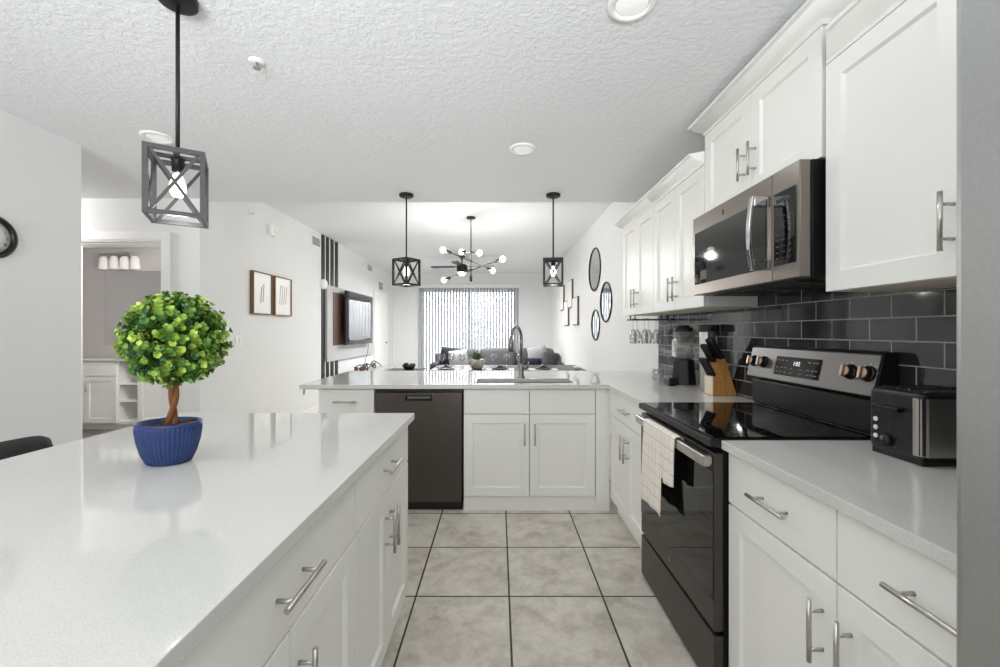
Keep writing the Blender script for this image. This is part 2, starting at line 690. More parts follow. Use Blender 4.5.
def tag(o, label=None, cat=None, group=None, kind=None):
    if label:
        o['label'] = label
    if cat:
        o['category'] = cat
    if group:
        o['group'] = group
    if kind:
        o['kind'] = kind
    return o


def thing(name, label, cat, loc=(0, 0, 0), group=None):
    o = bpy.data.objects.new(name, None)
    o.empty_display_size = 0.1
    COL.objects.link(o)
    o.location = loc
    return tag(o, label, cat, group)


def struct(name, mb, m, parent=None, **kw):
    o = mb.build(name, m, parent, **kw)
    if parent is None:
        o['kind'] = 'structure'
    return o


def dup(root, loc, label=None, rotz=None):
    kids = list(root.children)
    r = root.copy()
    COL.objects.link(r)
    r.location = loc
    if rotz is not None:
        r.rotation_euler = (0, 0, rotz)
    if label:
        r['label'] = label
    for ch in kids:
        c = ch.copy()
        COL.objects.link(c)
        c.parent = r
        for g in list(ch.children):
            d = g.copy()
            COL.objects.link(d)
            d.parent = c
    return r


def FR(o, u, v, n):
    """frame: local x = u (along the front), y = v (up), z = n (out of the front)"""
    u, v, n = Vector(u), Vector(v), Vector(n)
    return Matrix(((u.x, v.x, n.x, o[0]), (u.y, v.y, n.y, o[1]), (u.z, v.z, n.z, o[2]), (0, 0, 0, 1)))


def face_w(x, y_far, z=0.0):       # a front that faces the aisle from the range side; u runs towards the camera
    return FR((x, y_far, z), (0, -1, 0), (0, 0, 1), (-1, 0, 0))


def face_e(x, y_near, z=0.0):      # island front; u runs away from the camera
    return FR((x, y_near, z), (0, 1, 0), (0, 0, 1), (1, 0, 0))


def face_s(x0, y, z=0.0):          # peninsula front; u runs along +x
    return FR((x0, y, z), (1, 0, 0), (0, 0, 1), (0, -1, 0))


# ================================================================== SETTING
CEIL, CEIL2 = 2.44, 2.88
WX, LX, YB, YS = 1.41, -2.90, 11.6, 3.77

mb = MB()
mb.box(-6.2, 1.56, -3.4, 11.75, -0.1, 0.0)
struct('floor', mb, 'floor')
mb = MB()
mb.box(-6.0, -3.02, 3.78, 5.9, 0.0, 0.004)
struct('floor_bathroom', mb, 'bath_floor')

mb = MB()
mb.box(-6.2, 1.56, -3.4, YS, CEIL, 3.0)
mb.box(-3.05, 1.56, YS, YB + 0.15, CEIL2, 3.0)
mb.box(-6.2, -3.05, YS, 6.0, CEIL, 3.0)
struct('ceiling', mb, 'ceiling')

mb = MB()
mb.box(WX, WX + 0.12, -3.4, YB + 0.12, 0, 3.0)
struct('wall_right', mb, 'wall')
mb = MB()
mb.box(WX - 0.008, WX, 0.45, 3.70, 0.912, 1.95)
struct('wall_backsplash', mb, 'tile')

# back wall with the sliding-door opening
ox0, ox1, oz1 = -2.10, 0.48, 2.42
mb = MB()
mb.box(LX - 0.12, ox0, YB, YB + 0.12, 0, 3.0)
mb.box(ox1, WX + 0.12, YB, YB + 0.12, 0, 3.0)
mb.box(ox0, ox1, YB, YB + 0.12, oz1, 3.0)
struct('wall_back', mb, 'wall')
# living room wall that carries the television, with the return that hides the bathroom
mb = MB()
mb.box(LX - 0.12, LX, 4.0, YB + 0.12, 0, 3.0)
struct('wall_left', mb, 'wall')
# wall with the bathroom doorway
dx0, dx1, dz1 = -3.74, -2.915, 2.06
mb = MB()
mb.box(-6.2, dx0, 3.66, 3.78, 0, CEIL)
mb.box(dx1, -2.59, 3.66, 4.0, 0, CEIL)
mb.box(dx0, dx1, 3.66, 3.78, dz1, CEIL)
mb.box(-3.02, -2.59, 3.79, 4.0, CEIL, 3.0)
struct('wall_hall', mb, 'wall')
mb = MB()
mb.box(-2.71, -2.59, -3.4, 2.62, 0, CEIL)
struct('wall_partition', mb, 'wall')
mb = MB()
mb.box(-6.3, -6.2, -3.4, 6.0, 0, CEIL)
mb.box(-6.2, -3.02, 5.86, 5.98, 0, CEIL)
struct('wall_bathroom', mb, 'bath_wall')

# doorway casing
mb = MB()
cw = 0.085
for (y0, y1) in ((3.642, 3.66),):
    mb.box(dx1, dx1 + cw, y0, y1, 0, dz1)
    mb.box(dx0 - cw, dx0, y0, y1, 0, dz1)
    mb.box(dx0 - cw, dx1 + cw, y0, y1, dz1, dz1 + cw)
    mb.box(dx1 + 0.015, dx1 + cw, y0 - 0.008, y0, 0, dz1 + 0.015)
    mb.box(dx0 - cw, dx1 + cw, y0 - 0.008, y0, dz1 + 0.015, dz1 + cw)
mb.box(dx1 - 0.015, dx1, 3.66, 3.78, 0, dz1 - 0.015)
mb.box(dx0, dx0 + 0.015, 3.66, 3.78, 0, dz1 - 0.015)
mb.box(dx0, dx1, 3.66, 3.78, dz1 - 0.015, dz1)
struct('trim_1', mb, 'trim', bevel=0.003)

mb = MB()
mb.box(LX, LX + 0.014, 4.0, YB, 0, 0.1)
struct('baseboard_left', mb, 'trim', bevel=0.003)
mb = MB()
mb.box(WX - 0.014, WX, 4.06, YB, 0, 0.1)
struct('baseboard_right', mb, 'trim', bevel=0.003)
mb = MB()
mb.box(-2.59, -2.576, -3.4, 2.62, 0, 0.1)
struct('baseboard_partition', mb, 'trim', bevel=0.003)

# sliding glass door behind the blinds
wn = bpy.data.objects.new('window_1', None)
COL.objects.link(wn)
wn.location = (ox0, YB, 0)
wn['kind'] = 'structure'
mb = MB()
for a, b in ((ox0, ox0 + 0.06), ((ox0 + ox1) / 2 - 0.04, (ox0 + ox1) / 2 + 0.04), (ox1 - 0.06, ox1)):
    mb.box(a, b, YB + 0.03, YB + 0.09, 0.0, oz1)
mb.box(ox0 + 0.06, ox1 - 0.06, YB + 0.031, YB + 0.089, 0.0, 0.08)
mb.box(ox0 + 0.06, ox1 - 0.06, YB + 0.031, YB + 0.089, oz1 - 0.06, oz1)
mb.build('window_frame', 'trim', wn, bevel=0.003)
mb = MB()
mb.box(ox0 + 0.06, ox1 - 0.06, YB + 0.055, YB + 0.061, 0.08, oz1 - 0.06)
mb.build('pane', 'pane', wn)

mb = MB()
mb.box(-3.6, 2.0, 13.3, 13.4, -0.1, 3.4)
mb.box(-3.6, 2.0, 11.75, 13.3, -0.1, -0.02)
mb.box(-3.7, -3.6, 11.75, 13.4, -0.1, 3.4)
mb.box(2.0, 2.1, 11.75, 13.4, -0.1, 3.4)
struct('wall_reflector', mb, 'reflector')  # added wall beyond the glass, bounces the lamp's light back through the blinds

# white panelled door at the end of the television wall
d1 = bpy.data.objects.new('door_1', None)
COL.objects.link(d1)
d1.location = (LX, 10.3, 0)
d1['kind'] = 'structure'
F = face_e(LX + 0.03, 9.80)
mb = MB(F)
mb.box(0.06, 1.0, 0.0, 2.14, -0.03, 0.0)
for v0, v1 in ((0.2, 0.95), (1.08, 2.0)):
    mb.box(0.17, 0.48, v0, v1, 0.0, 0.008)
    mb.box(0.58, 0.89, v0, v1, 0.0, 0.008)
mb.build('door_leaf', 'trim', d1, bevel=0.004)
mb = MB(F)
mb.box(-0.03, 0.06, 0.0, 2.23, -0.03, 0.012)
mb.box(1.0, 1.09, 0.0, 2.23, -0.03, 0.012)
mb.box(0.06, 1.0, 2.14, 2.23, -0.03, 0.012)
mb.build('door_casing', 'trim', d1, bevel=0.004)
mb = MB(F)
mb.tube([(0.93, 1.0, 0.0), (0.93, 1.0, 0.05)], 0.012)
mb.tube([(0.93, 1.0, 0.05), (0.82, 1.0, 0.055)], 0.01)
mb.build('door_handle', 'black_metal', d1)


# ================================================================== KITCHEN CABINETS
def shaker(mb, u0, u1, v0, v1, t=0.02, rail=0.063, rec=0.011, sl=0.007):
    """a framed door front with a recessed flat panel; front plane at local z = 0"""
    def ring(i, z):
        return [mb.v(p) for p in ((u0 + i, v0 + i, z), (u1 - i, v0 + i, z), (u1 - i, v1 - i, z), (u0 + i, v1 - i, z))]
    back, e1, e2 = ring(0, -t), ring(0, -0.0015), ring(0.0015, 0)
    i1, i2 = ring(rail, 0), ring(rail + sl, -rec)
    mb.f(back[::-1])
    for A, B in ((back, e1), (e1, e2), (e2, i1), (i1, i2)):
        for k in range(4):
            j = (k + 1) % 4
            mb.f([A[k], A[j], B[j], B[k]])
    mb.f(i2)


def handle(F, u, v, L, vertical, parent, z0=0.0, proj=0.034, r=0.0058, label=None, name='handle'):
    mb = MB(F)
    h = L / 2
    s = h - 0.03
    if vertical:
        mb.tube([(u, v - h, z0 + proj), (u, v + h, z0 + proj)], r, 10)
        for q in (-s, s):
            mb.tube([(u, v + q, z0 - 0.001), (u, v + q, z0 + proj)], r * 0.8, 8)
    else:
        mb.tube([(u - h, v, z0 + proj), (u + h, v, z0 + proj)], r, 10)
        for q in (-s, s):
            mb.tube([(u + q, v, z0 - 0.001), (u + q, v, z0 + proj)], r * 0.8, 8)
    return mb.build(name, 'chrome', parent)


G = 0.0022   # half of the reveal between fronts


def base_cabinet(name, label, F, w, depth, drawers, doors, group=None, drawer_handles=True, filler=None, toe_rec=0.03, cat='cabinet'):
    o = F @ Vector((w / 2, 0, -depth / 2))
    root = thing(name, label, cat, (o.x, o.y, 0), group)
    mb = MB(F)
    t = 0.018
    mb.box(0, t, 0.1, 0.878, -depth, -0.0215)
    mb.box(w - t, w, 0.1, 0.878, -depth, -0.0215)
    mb.box(t, w - t, 0.1, 0.1 + t, -depth, -0.0215)
    mb.box(t, w - t, 0.1 + t, 0.878, -depth, -depth + 0.008)
    mb.box(t, w - t, 0.845, 0.878, -0.04, -0.0215)
    mb.box(t, w - t, 0.685, 0.703, -0.04, -0.0215)
    mb.build('body', 'cab', root)
    mb = MB(F)
    mb.box(0, w, 0.0, 0.1, -depth, -toe_rec - 0.02)
    mb.build('toe_kick', 'cab', root)
    for d in drawers:
        u0, u1 = d[:2]
        hc = d[2] if len(d) > 2 else (u0 + u1) / 2
        mb = MB(F)
        mb.box(u0 + G, u1 - G, 0.699, 0.872, -0.02, 0.0)
        if drawer_handles:
            dr = mb.build('drawer', 'cab', root, bevel=0.0018)
            handle(F, hc, 0.786, 0.165, False, dr)
        else:
            mb.build('false_front', 'cab', root, bevel=0.0018)
    for u0, u1, hu in doors:
        mb = MB(F)
        shaker(mb, u0 + G, u1 - G, 0.106, 0.692)
        dd = mb.build('door', 'cab', root)
        if hu is not None:
            handle(F, hu, 0.555, 0.155, True, dd)
    if filler:
        mb = MB(F)
        mb.box(filler[0], filler[1], 0.0, 0.878, -0.04, -0.004)
        mb.build('filler_strip', 'cab', root)
    return root


# island: two units along its aisle side
base_cabinet('base_cabinet', 'white island cabinet unit farther along, beside the dishwasher end', face_e(-0.414, 1.222), 0.71, 0.62,
             [(0, 0.71)], [(0, 0.355, 0.325), (0.355, 0.71, 0.385)], 'white base cabinets')
base_cabinet('base_cabinet', 'white island cabinet unit under the camera end of the worktop, wide drawer over two doors', face_e(-0.414, 0.46), 0.76, 0.62,
             [(0, 0.76)], [(0, 0.38, 0.345), (0.38, 0.76, 0.415)], 'white base cabinets')
# base cabinets at the range wall
base_cabinet('base_cabinet', 'white base cabinet between range and refrigerator, two drawers over two doors', face_w(0.797, 1.464), 0.918, 0.60,
             [(0, 0.469, 0.245), (0.469, 0.918, 0.707)], [(0, 0.469, 0.427), (0.469, 0.918, 0.511)], 'white base cabinets')
base_cabinet('base_cabinet', 'white base cabinet between range and corner, one drawer over two doors', face_w(0.797, 3.00), 0.765, 0.60,
             [(0, 0.765)], [(0, 0.38, 0.345), (0.38, 0.765, 0.415)], 'white base cabinets')
# peninsula
base_cabinet('base_cabinet', 'white sink base cabinet with two false fronts over two doors', face_s(-0.25, 3.02), 1.035, 0.58,
             [(0, 0.472), (0.472, 0.944)], [(0, 0.472, 0.435), (0.472, 0.944, 0.509)], 'white base cabinets', drawer_handles=False, filler=(0.947, 1.045), toe_rec=-0.005)
base_cabinet('base_cabinet', 'white drawer cabinet at the open end of the peninsula, beside the dishwasher', face_s(-1.29, 3.02), 0.40, 0.58,
             [(0, 0.40)], [(0, 0.40, 0.36)], 'white base cabinets')


# ------------------------------------------------------------------ worktops
def slab(cells_x, cells_y, keep, z0, z1):
    mb = MB()
    vs = {}

    def V(i, j, k):
        if (i, j, k) not in vs:
            vs[(i, j, k)] = mb.v((cells_x[i], cells_y[j], (z0, z1)[k]))
        return vs[(i, j, k)]
    nx, ny = len(cells_x) - 1, len(cells_y) - 1
    K = {(i, j) for i in range(nx) for j in range(ny) if keep(i, j)}
    for i, j in K:
        mb.f([V(i, j, 1), V(i + 1, j, 1), V(i + 1, j + 1, 1), V(i, j + 1, 1)])
        mb.f([V(i, j + 1, 0), V(i + 1, j + 1, 0), V(i + 1, j, 0), V(i, j, 0)])
        for di, dj, a, b in ((-1, 0, (i, j + 1), (i, j)), (1, 0, (i + 1, j), (i + 1, j + 1)),
                             (0, -1, (i, j), (i + 1, j)), (0, 1, (i + 1, j + 1), (i, j + 1))):
            if (i + di, j + dj) not in K:
                mb.f([V(*a, 0), V(*b, 0), V(*b, 1), V(*a, 1)])
    return mb


SX0, SX1, SY0, SY1 = -0.165, 0.555, 3.09, 3.375
xs, ys = [-1.41, SX0, SX1, 0.775, 1.400], [2.233, 2.985, SY0, SY1, 4.04]
mb = slab(xs, ys, lambda i, j: (j > 0 or i == 3) and not (i == 1 and j == 2), 0.88, 0.91)
tag(mb.build('countertop', 'quartz', None, bevel=0.0018), 'white quartz peninsula and corner countertop with the sink cut into it', 'countertop', 'white quartz countertops')
mb = MB().box(0.775, 1.40, 0.548, 1.468, 0.88, 0.91)
tag(mb.build('countertop', 'quartz', None, bevel=0.0018), 'short white quartz countertop under the black toaster', 'countertop', 'white quartz countertops')
mb = MB().box(-1.468, -0.39, -0.6, 1.958, 0.88, 0.91)
tag(mb.build('countertop', 'quartz', None, bevel=0.0018), 'large white quartz island countertop under the blue plant pot', 'countertop', 'white quartz countertops')

# steel bracket below the open end of the peninsula worktop
mb = MB()
mb.box(-1.40, -1.392, 3.02, 3.04, 0.835, 0.879)
mb.box(-1.40, -1.29, 3.02, 3.04, 0.872, 0.879)
tag(mb.build('shelf_bracket', 'chrome'), 'thin metal bracket under the overhanging open end of the peninsula worktop', 'bracket')


# ------------------------------------------------------------------ wall cabinets
CROWN = [(0.0, 0.0), (0.006, 0.0), (0.008, 0.010), (0.014, 0.018), (0.026, 0.026), (0.042, 0.038), (0.052, 0.052), (0.056, 0.060), (0.066, 0.062), (0.068, 0.072), (0.0, 0.072)]


def crown(mb, xf, y0, y1, z, ret0, ret1, sc=1.0, cut0=0.0, cut1=0.0):
    """cove moulding along a front x = xf from y0 (nearer) to y1, returned to the wall where asked"""
    rings = []
    P = [(o * sc, h * sc) for o, h in CROWN]
    if ret1:
        rings.append([mb.v((WX - 0.01, y1 + o, z + h)) for o, h in P])
        rings.append([mb.v((xf - o, y1 + o, z + h)) for o, h in P])
    else:
        rings.append([mb.v((xf - o, y1 - o * cut1, z + h)) for o, h in P])
    if ret0:
        rings.append([mb.v((xf - o, y0 - o, z + h)) for o, h in P])
        rings.append([mb.v((WX - 0.01, y0 - o, z + h)) for o, h in P])
    else:
        rings.append([mb.v((xf - o, y0 + o * cut0, z + h)) for o, h in P])
    n = len(P)
    for A, B in zip(rings, rings[1:]):
        for k in range(n - 1):
            mb.f([A[k], A[k + 1], B[k + 1], B[k]], 2 <= k <= 6)
        mb.f([A[n - 1], A[0], B[0], B[n - 1]])
    mb.f(rings[0])
    mb.f(rings[-1][::-1])


def wall_cabinet(label, xf, y0, y1, z0, z1, doors, hz, ret0, ret1, hl=0.15, csc=1.0, cut0=0.0, cut1=0.0):
    w = y1 - y0
    root = thing('wall_cabinet', label, 'cabinet', ((xf + WX) / 2, (y0 + y1) / 2, z0), 'white wall cabinets')
    F = face_w(xf, y1)
    dep = WX - xf - 0.012
    mb = MB(F)
    mb.box(0, w, z0, z1 + 0.075 * csc, -dep, -0.0215)
    mb.box(0, 0.016, z0 - 0.004, z0, -dep, -0.0215)
    mb.box(w - 0.016, w, z0 - 0.004, z0, -dep, -0.0215)
    mb.build('body', 'cab', root)
    mb = MB(F)
    mb.box(0.02, w - 0.02, z0 - 0.0045, z0 - 0.0005, -dep + 0.01, -0.03)
    mb.build('underside_panel', 'cab_in', root)
    for u0, u1, hu in doors:
        mb = MB(F)
        shaker(mb, u0 + G, u1 - G, z0 - 0.004, z1 - 0.002)
        d = mb.build('door', 'cab', root)
        handle(F, hu, hz, hl, True, d)
    mb = MB()
    crown(mb, xf + 0.004, y0, y1, z1, ret0, ret1, csc, cut0, cut1)
    mb.build('crown_molding', 'cab', root)
    return root


XU = 1.108
wall_cabinet('tall white wall cabinet beside the refrigerator, over the toaster', XU, 0.55, 1.432, 1.427, 2.19,
             [(0, 0.43, 0.405), (0.43, 0.882, 0.462)], 1.557, False, False, 0.145, 1.0, 0.0, 1.3)
wall_cabinet('white wall cabinet directly above the microwave, raised higher than its neighbours', XU, 1.446, 2.268, 1.892, 2.34,
             [(0, 0.411, 0.372), (0.411, 0.822, 0.450)], 2.035, True, True, 0.145, 0.98)
wall_cabinet('white wall cabinet next to the microwave, above the knife block', XU, 2.276, 3.018, 1.427, 2.19,
             [(0, 0.371, 0.336), (0.371, 0.742, 0.408)], 1.55, False, False, 0.15, 1.0, 0.6, 0.0)
wall_cabinet('white wall cabinet at the end of the run, above the hanging wine glasses', XU, 3.021, 3.762, 1.427, 2.19,
             [(0, 0.371, 0.336), (0.371, 0.742, 0.408)], 1.55, False, True, 0.15)

# ================================================================== APPLIANCES
# dishwasher
root = thing('dishwasher', 'dark stainless dishwasher built into the peninsula', 'dishwasher', (-0.568, 3.3, 0))
F = face_s(-0.882, 3.02)
w = 0.622
mb = MB(F)
mb.box(0.004, w - 0.004, 0.064, 0.87, -0.57, -0.031)
mb.box(0.002, w - 0.002, 0.852, 0.876, -0.03, -0.004)
mb.build('body', 'black', root)
mb = MB(F)
# door: slab with a pocket for the hand
pu0, pu1, pv0, pv1 = 0.215, 0.405, 0.79, 0.832
mb.box(0.003, w - 0.003, 0.066, pv0, -0.03, 0.002)
mb.box(0.003, w - 0.003, pv1, 0.848, -0.03, 0.002)
mb.box(0.003, pu0, pv0, pv1, -0.03, 0.002)
mb.box(pu1, w - 0.003, pv0, pv1, -0.03, 0.002)
dd = mb.build('door', 'dark_steel', root)
mb = MB(F)
mb.box(pu0, pu1, pv0, pv1, -0.029, -0.02)
mb.box(pu0 + 0.002, pu1 - 0.002, pv0 + 0.001, pv0 + 0.006, -0.02, 0.006)
mb.box(pu0 + 0.002, pu0 + 0.008, pv0 + 0.006, pv1, -0.02, 0.006)
mb.box(pu1 - 0.008, pu1 - 0.002, pv0 + 0.006, pv1, -0.02, 0.006)
mb.box(pu0 + 0.008, pu1 - 0.008, pv1 - 0.008, pv1, -0.02, 0.006)
tag(mb.build('handle', 'black', dd, bevel=0.002), 'black recessed pocket handle')
mb = MB(F)
mb.box(pu0 + 0.01, pu1 - 0.01, pv0 + 0.012, pv1 - 0.009, -0.0195, -0.006)
tag(mb.build('pocket_plate', 'panel_steel', dd, bevel=0.002), 'grey plate inside the handle pocket')
mb = MB(F)
mb.box(0.006, w - 0.006, 0.0, 0.062, -0.5, -0.03)
mb.build('toe_kick', 'black', root)

# range
RY0, RY1 = 1.472, 2.226
root = thing('kitchen_range', 'black and slate electric range with glass cooktop and check towel on its handle', 'stove', (1.05, 1.843, 0))
RX = 0.753
F = face_w(RX, RY1)
w = RY1 - RY0
mb = MB(F)
mb.box(0.002, w - 0.002, 0.03, 0.884, -0.60, -0.036)
mb.box(0.03, w - 0.03, 0.0, 0.03, -0.58, -0.06)
mb.build('body', 'black', root, bevel=0.002)
mb = MB()
mb.mi = 1
mb.box(RX - 0.014, 1.335, RY0 + 0.001, RY1 - 0.001, 0.884, 0.912)
ct = mb.build('cooktop', ['black_glass', 'black_metal'], root, bevel=0.004)
mb = MB()
mb.box(RX + 0.004, 1.330, RY0 + 0.014, RY1 - 0.014, 0.9121, 0.9165)
mb.build('glass_top', 'black_glass', ct, bevel=0.002)
mb = MB()
for bx, by, br in ((0.93, 1.66, 0.11), (0.93, 2.03, 0.085), (1.19, 1.66, 0.08), (1.19, 2.03, 0.105)):
    for q in (br, br * 0.62):
        mb = MB()
        n = 48
        va = [mb.v((bx + q * math.cos(2 * PI * k / n), by + q * math.sin(2 * PI * k / n), 0.9168)) for k in range(n)]
        vb = [mb.v((bx + (q - 0.0022) * math.cos(2 * PI * k / n), by + (q - 0.0022) * math.sin(2 * PI * k / n), 0.9168)) for k in range(n)]
        for k in range(n):
            mb.f([va[k], va[(k + 1) % n], vb[(k + 1) % n], vb[k]])
        mb.build('burner_ring', 'black_metal', ct)
# oven door
mb = MB(F)
mb.box(0.002, w - 0.002, 0.238, 0.862, -0.034, 0.0)
od = mb.build('oven_door', 'slate', root, bevel=0.003)
mb = MB(F)
mb.box(0.006, w - 0.004, 0.345, 0.80, 0.0002, 0.003)
mb.build('window', 'black_glass', od, bevel=0.0015)
mb = MB(F)
mb.box(0.02, w - 0.002, 0.815, 0.854, 0.012, 0.038)
mb.box(0.03, 0.06, 0.819, 0.850, -0.001, 0.014)
mb.box(w - 0.045, w - 0.012, 0.819, 0.850, -0.001, 0.014)
tag(mb.build('handle', 'bright_steel', od, bevel=0.005, seg=3), 'brushed steel bar handle')
mb = MB(F)
mb.M = F @ Matrix.Translation((w / 2, 0.293, 0.0)) 
mb.lathe([(0.0, 0.0), (0.013, 0.0), (0.0135, 0.0012), (0.0, 0.0016)], n=20)
mb.build('emblem', 'panel_steel', od)
mb = MB(F)
mb.box(0.002, w - 0.002, 0.018, 0.222, -0.034, 0.0)
mb.box(0.02, w - 0.02, 0.222, 0.23, -0.034, -0.012)
mb.build('storage_drawer', 'slate', root, bevel=0.003)
# backguard with the control panel
bgd = None
mb = MB()
mb.prism([(1.345, 0.914), (1.345, 1.045), (1.312, 1.055), (1.346, 1.208), (1.356, 1.214), (1.398, 1.214), (1.398, 0.914)], RY0, RY1, 'y')
mb.bm.faces.ensure_lookup_table()
bgd = mb.build('backguard', 'black_metal', root, bevel=0.004)
# tilted control fascia
tilt = Vector((1.346 - 1.312, 0, 1.208 - 1.055))
th = tilt.length
tv = tilt.normalized()
tn = Vector((-tv.z, 0, tv.x))
FP = FR((1.312 - 0.001, RY1, 1.055), (0, -1, 0), tuple(tv), tuple(tn))
mb = MB(FP)
mb.box(0.004, w - 0.003, 0.004, th - 0.004, 0.0, 0.006)
cp = mb.build('control_panel', 'panel_steel', bgd, bevel=0.002)
mb = MB()
mb.box(1.336, 1.344, RY0 + 0.02, RY1 - 0.005, 0.925, 1.04)
mb.build('riser_panel', 'riser', bgd, bevel=0.002)
mb = MB(FP)
mb.box(0.214, 0.494, 0.03, 0.118, 0.006, 0.0085)
mb.build('display', 'black_glass', bgd, bevel=0.003)
mb = MB(FP)
mb.text('1:02', 0.026, lambda x, y: (0.355 + x, 0.088 + y, 0.0089))
mb.build('clock_digits', 'digits', bgd)
mb = MB(FP)
rnd = random.Random(3)
for gx in (0.232, 0.262, 0.29, 0.325, 0.385, 0.43, 0.455, 0.475):
    for gy in (0.045, 0.066, 0.1):
        if gy == 0.1 and 0.3 < gx < 0.4:
            continue
        mb = MB(FP)
        mb.box(gx - 0.007, gx + 0.007, gy - 0.002, gy + 0.002, 0.0086, 0.0089)
        mb.build('touch_key', 'legend', bgd)
for ku in (0.045, 0.125, 0.64, 0.718):
    mb = MB(FP @ Matrix.Translation((ku, 0.082, 0.006)))
    mb.lathe([(0.0, 0.0), (0.029, 0.0), (0.029, 0.006), (0.024, 0.009), (0.022, 0.024), (0.0, 0.024)], n=28)
    kb = mb.build('knob', 'black', bgd, bevel=0.001)
    mb = MB(FP @ Matrix.Translation((ku, 0.082, 0.030)))
    mb.lathe([(0.0, 0.0), (0.0205, 0.0), (0.0195, 0.003), (0.0, 0.0035)], n=24)
    mb.box(-0.0055, 0.0055, -0.021, 0.021, 0.002, 0.014)
    tag(mb.build('knob_cap', 'copper', kb, bevel=0.0015), 'champagne metal cap with a raised grip')
    for q in range(7):
        a = math.radians(-30 + 40 * q)
        mb = MB(FP)
        mb.box(ku + 0.036 * math.cos(a) - 0.0025, ku + 0.036 * math.cos(a) + 0.0025, 0.082 + 0.036 * math.sin(a) - 0.001, 0.082 + 0.036 * math.sin(a) + 0.001, 0.0061, 0.0066)
        mb.build('dial_mark', 'paper', bgd)

# towel over the oven handle
mb = MB()
hx0, hx1, ht = RX - 0.038, RX - 0.012, 0.854


def towel_sheet(mb, ya, yb, zfront, zback, seed, push=0.0, taper=0.0):
    prof = [(hx0 - 0.006 - push, zfront)]
    for k in range(1, 14):
        prof.append((hx0 - 0.006 - push * (1 - k / 14), zfront + (ht - 0.01 - zfront) * k / 14))
    for k in range(0, 7):
        a = PI - PI * k / 6
        prof.append(((hx0 + hx1) / 2 + 0.0185 * math.cos(a), ht - 0.002 + 0.011 * math.sin(a)))
    for k in range(1, 6):
        prof.append((hx1 + 0.005, ht - 0.01 + (zback - ht + 0.01) * k / 5))

    def fn(s, tt):
        i = tt * (len(prof) - 1)
        k = min(int(i), len(prof) - 2)
        fr = i - k
        x = prof[k][0] * (1 - fr) + prof[k + 1][0] * fr
        z = prof[k][1] * (1 - fr) + prof[k + 1][1] * fr
        low = max(0.0, (ht - z) / (ht - zfront))
        y = ya + (yb - ya) * s + taper * low * (s - 0.5)
        amp = (0.006 * low + 0.0005) if i < 14 else 0.0
        x -= amp * (1 + math.sin(s * 13 + seed + z * 5)) * 0.6
        return (x, y, z + (0.006 * math.sin(s * 5 + seed) * low if i < 14 else 0))
    mb.grid(fn, 22, 52)


towel_sheet(mb, 1.835, 2.06, 0.485, 0.76, 0.4, 0.008, 0.03)
towel_sheet(mb, 1.70, 1.842, 0.65, 0.80, 2.0, 0.0, -0.02)
tag(mb.build('dish_towel', 'towel', None, solid=0.003, recalc=False), 'cream dish towel with tan check lines hanging from the oven handle', 'towel')

# microwave
MX = 1.042
MY0, MY1, MZ0, MZ1 = 1.46, 2.262, 1.478, 1.888
root = thing('microwave', 'bronze stainless over-the-range microwave under the raised wall cabinet', 'microwave', (1.2, 1.841, MZ0))
w = MY1 - MY0
F = face_w(MX, MY1)
mb = MB(F)
mb.box(0.0, w, MZ0 - 0.0, MZ1 - 0.002, -0.355, -0.042)
mb.build('body', 'black', root, bevel=0.002)
mb = MB(F)
for k in range(3):
    mb.box(0.06 + k * 0.22, 0.24 + k * 0.22, MZ0 - 0.006, MZ0 - 0.0005, -0.30, -0.08)
mb.build('underside_vents', 'dark_grey', root)
sm = MY1 - 1.607
mb = MB(F)
mb.box(0.0, sm - 0.001, MZ0, MZ1 - 0.002, -0.04, 0.0)
dd = mb.build('door', 'bronze_steel', root, bevel=0.004)
mb = MB(F)
mb.box(0.026, sm - 0.035, MZ0 + 0.055, MZ1 - 0.085, 0.0003, 0.003)
mb.build('window', 'black_glass', dd, bevel=0.004)
mb = MB(F)
hu = sm - 0.02
pts = []
for k in range(15):
    s = k / 14
    zz = MZ0 + 0.045 + s * 0.285
    pts.append((zz, 0.058 + 0.014 * math.sin(PI * s)))
for (z_a, n_a), (z_b, n_b) in zip(pts, pts[1:]):
    mb.hexa([(hu - 0.011, z_a, n_a), (hu + 0.011, z_a, n_a), (hu + 0.011, z_a, n_a + 0.012), (hu - 0.011, z_a, n_a + 0.012)],
            [(hu - 0.011, z_b, n_b), (hu + 0.011, z_b, n_b), (hu + 0.011, z_b, n_b + 0.012), (hu - 0.011, z_b, n_b + 0.012)])
bmesh.ops.remove_doubles(mb.bm, verts=mb.bm.verts[:], dist=1e-5)
mb.box(hu - 0.010, hu + 0.010, MZ0 + 0.045, MZ0 + 0.085, 0.0, 0.062)
mb.box(hu - 0.010, hu + 0.010, MZ0 + 0.29, MZ0 + 0.33, 0.0, 0.062)
tag(mb.build('handle', 'mirror_chrome', dd, bevel=0.003), 'bowed polished steel handle')
mb = MB(F @ Matrix.Translation((0.30, MZ1 - 0.045, 0.0)))
mb.lathe([(0.0, 0.0), (0.012, 0.0), (0.0125, 0.001), (0.0, 0.0014)], n=20)
mb.build('emblem', 'dark_steel', dd)
mb = MB(F)
mb.box(0.09, 0.155, MZ0 + 0.075, MZ0 + 0.12, 0.0032, 0.0036)
mb.build('sticker', 'dark_grey', dd)
mb = MB(F)
mb.box(sm + 0.001, w, MZ0, MZ1 - 0.002, -0.04, 0.0)
cpn = mb.build('control_panel', 'bronze_steel', root, bevel=0.004)
mb = MB(F)
mb.box(sm + 0.012, w - 0.018, MZ0 + 0.055, MZ1 - 0.085, 0.0003, 0.003)
mb.build('keypad_glass', 'black_glass', cpn, bevel=0.003)
mb = MB(F)
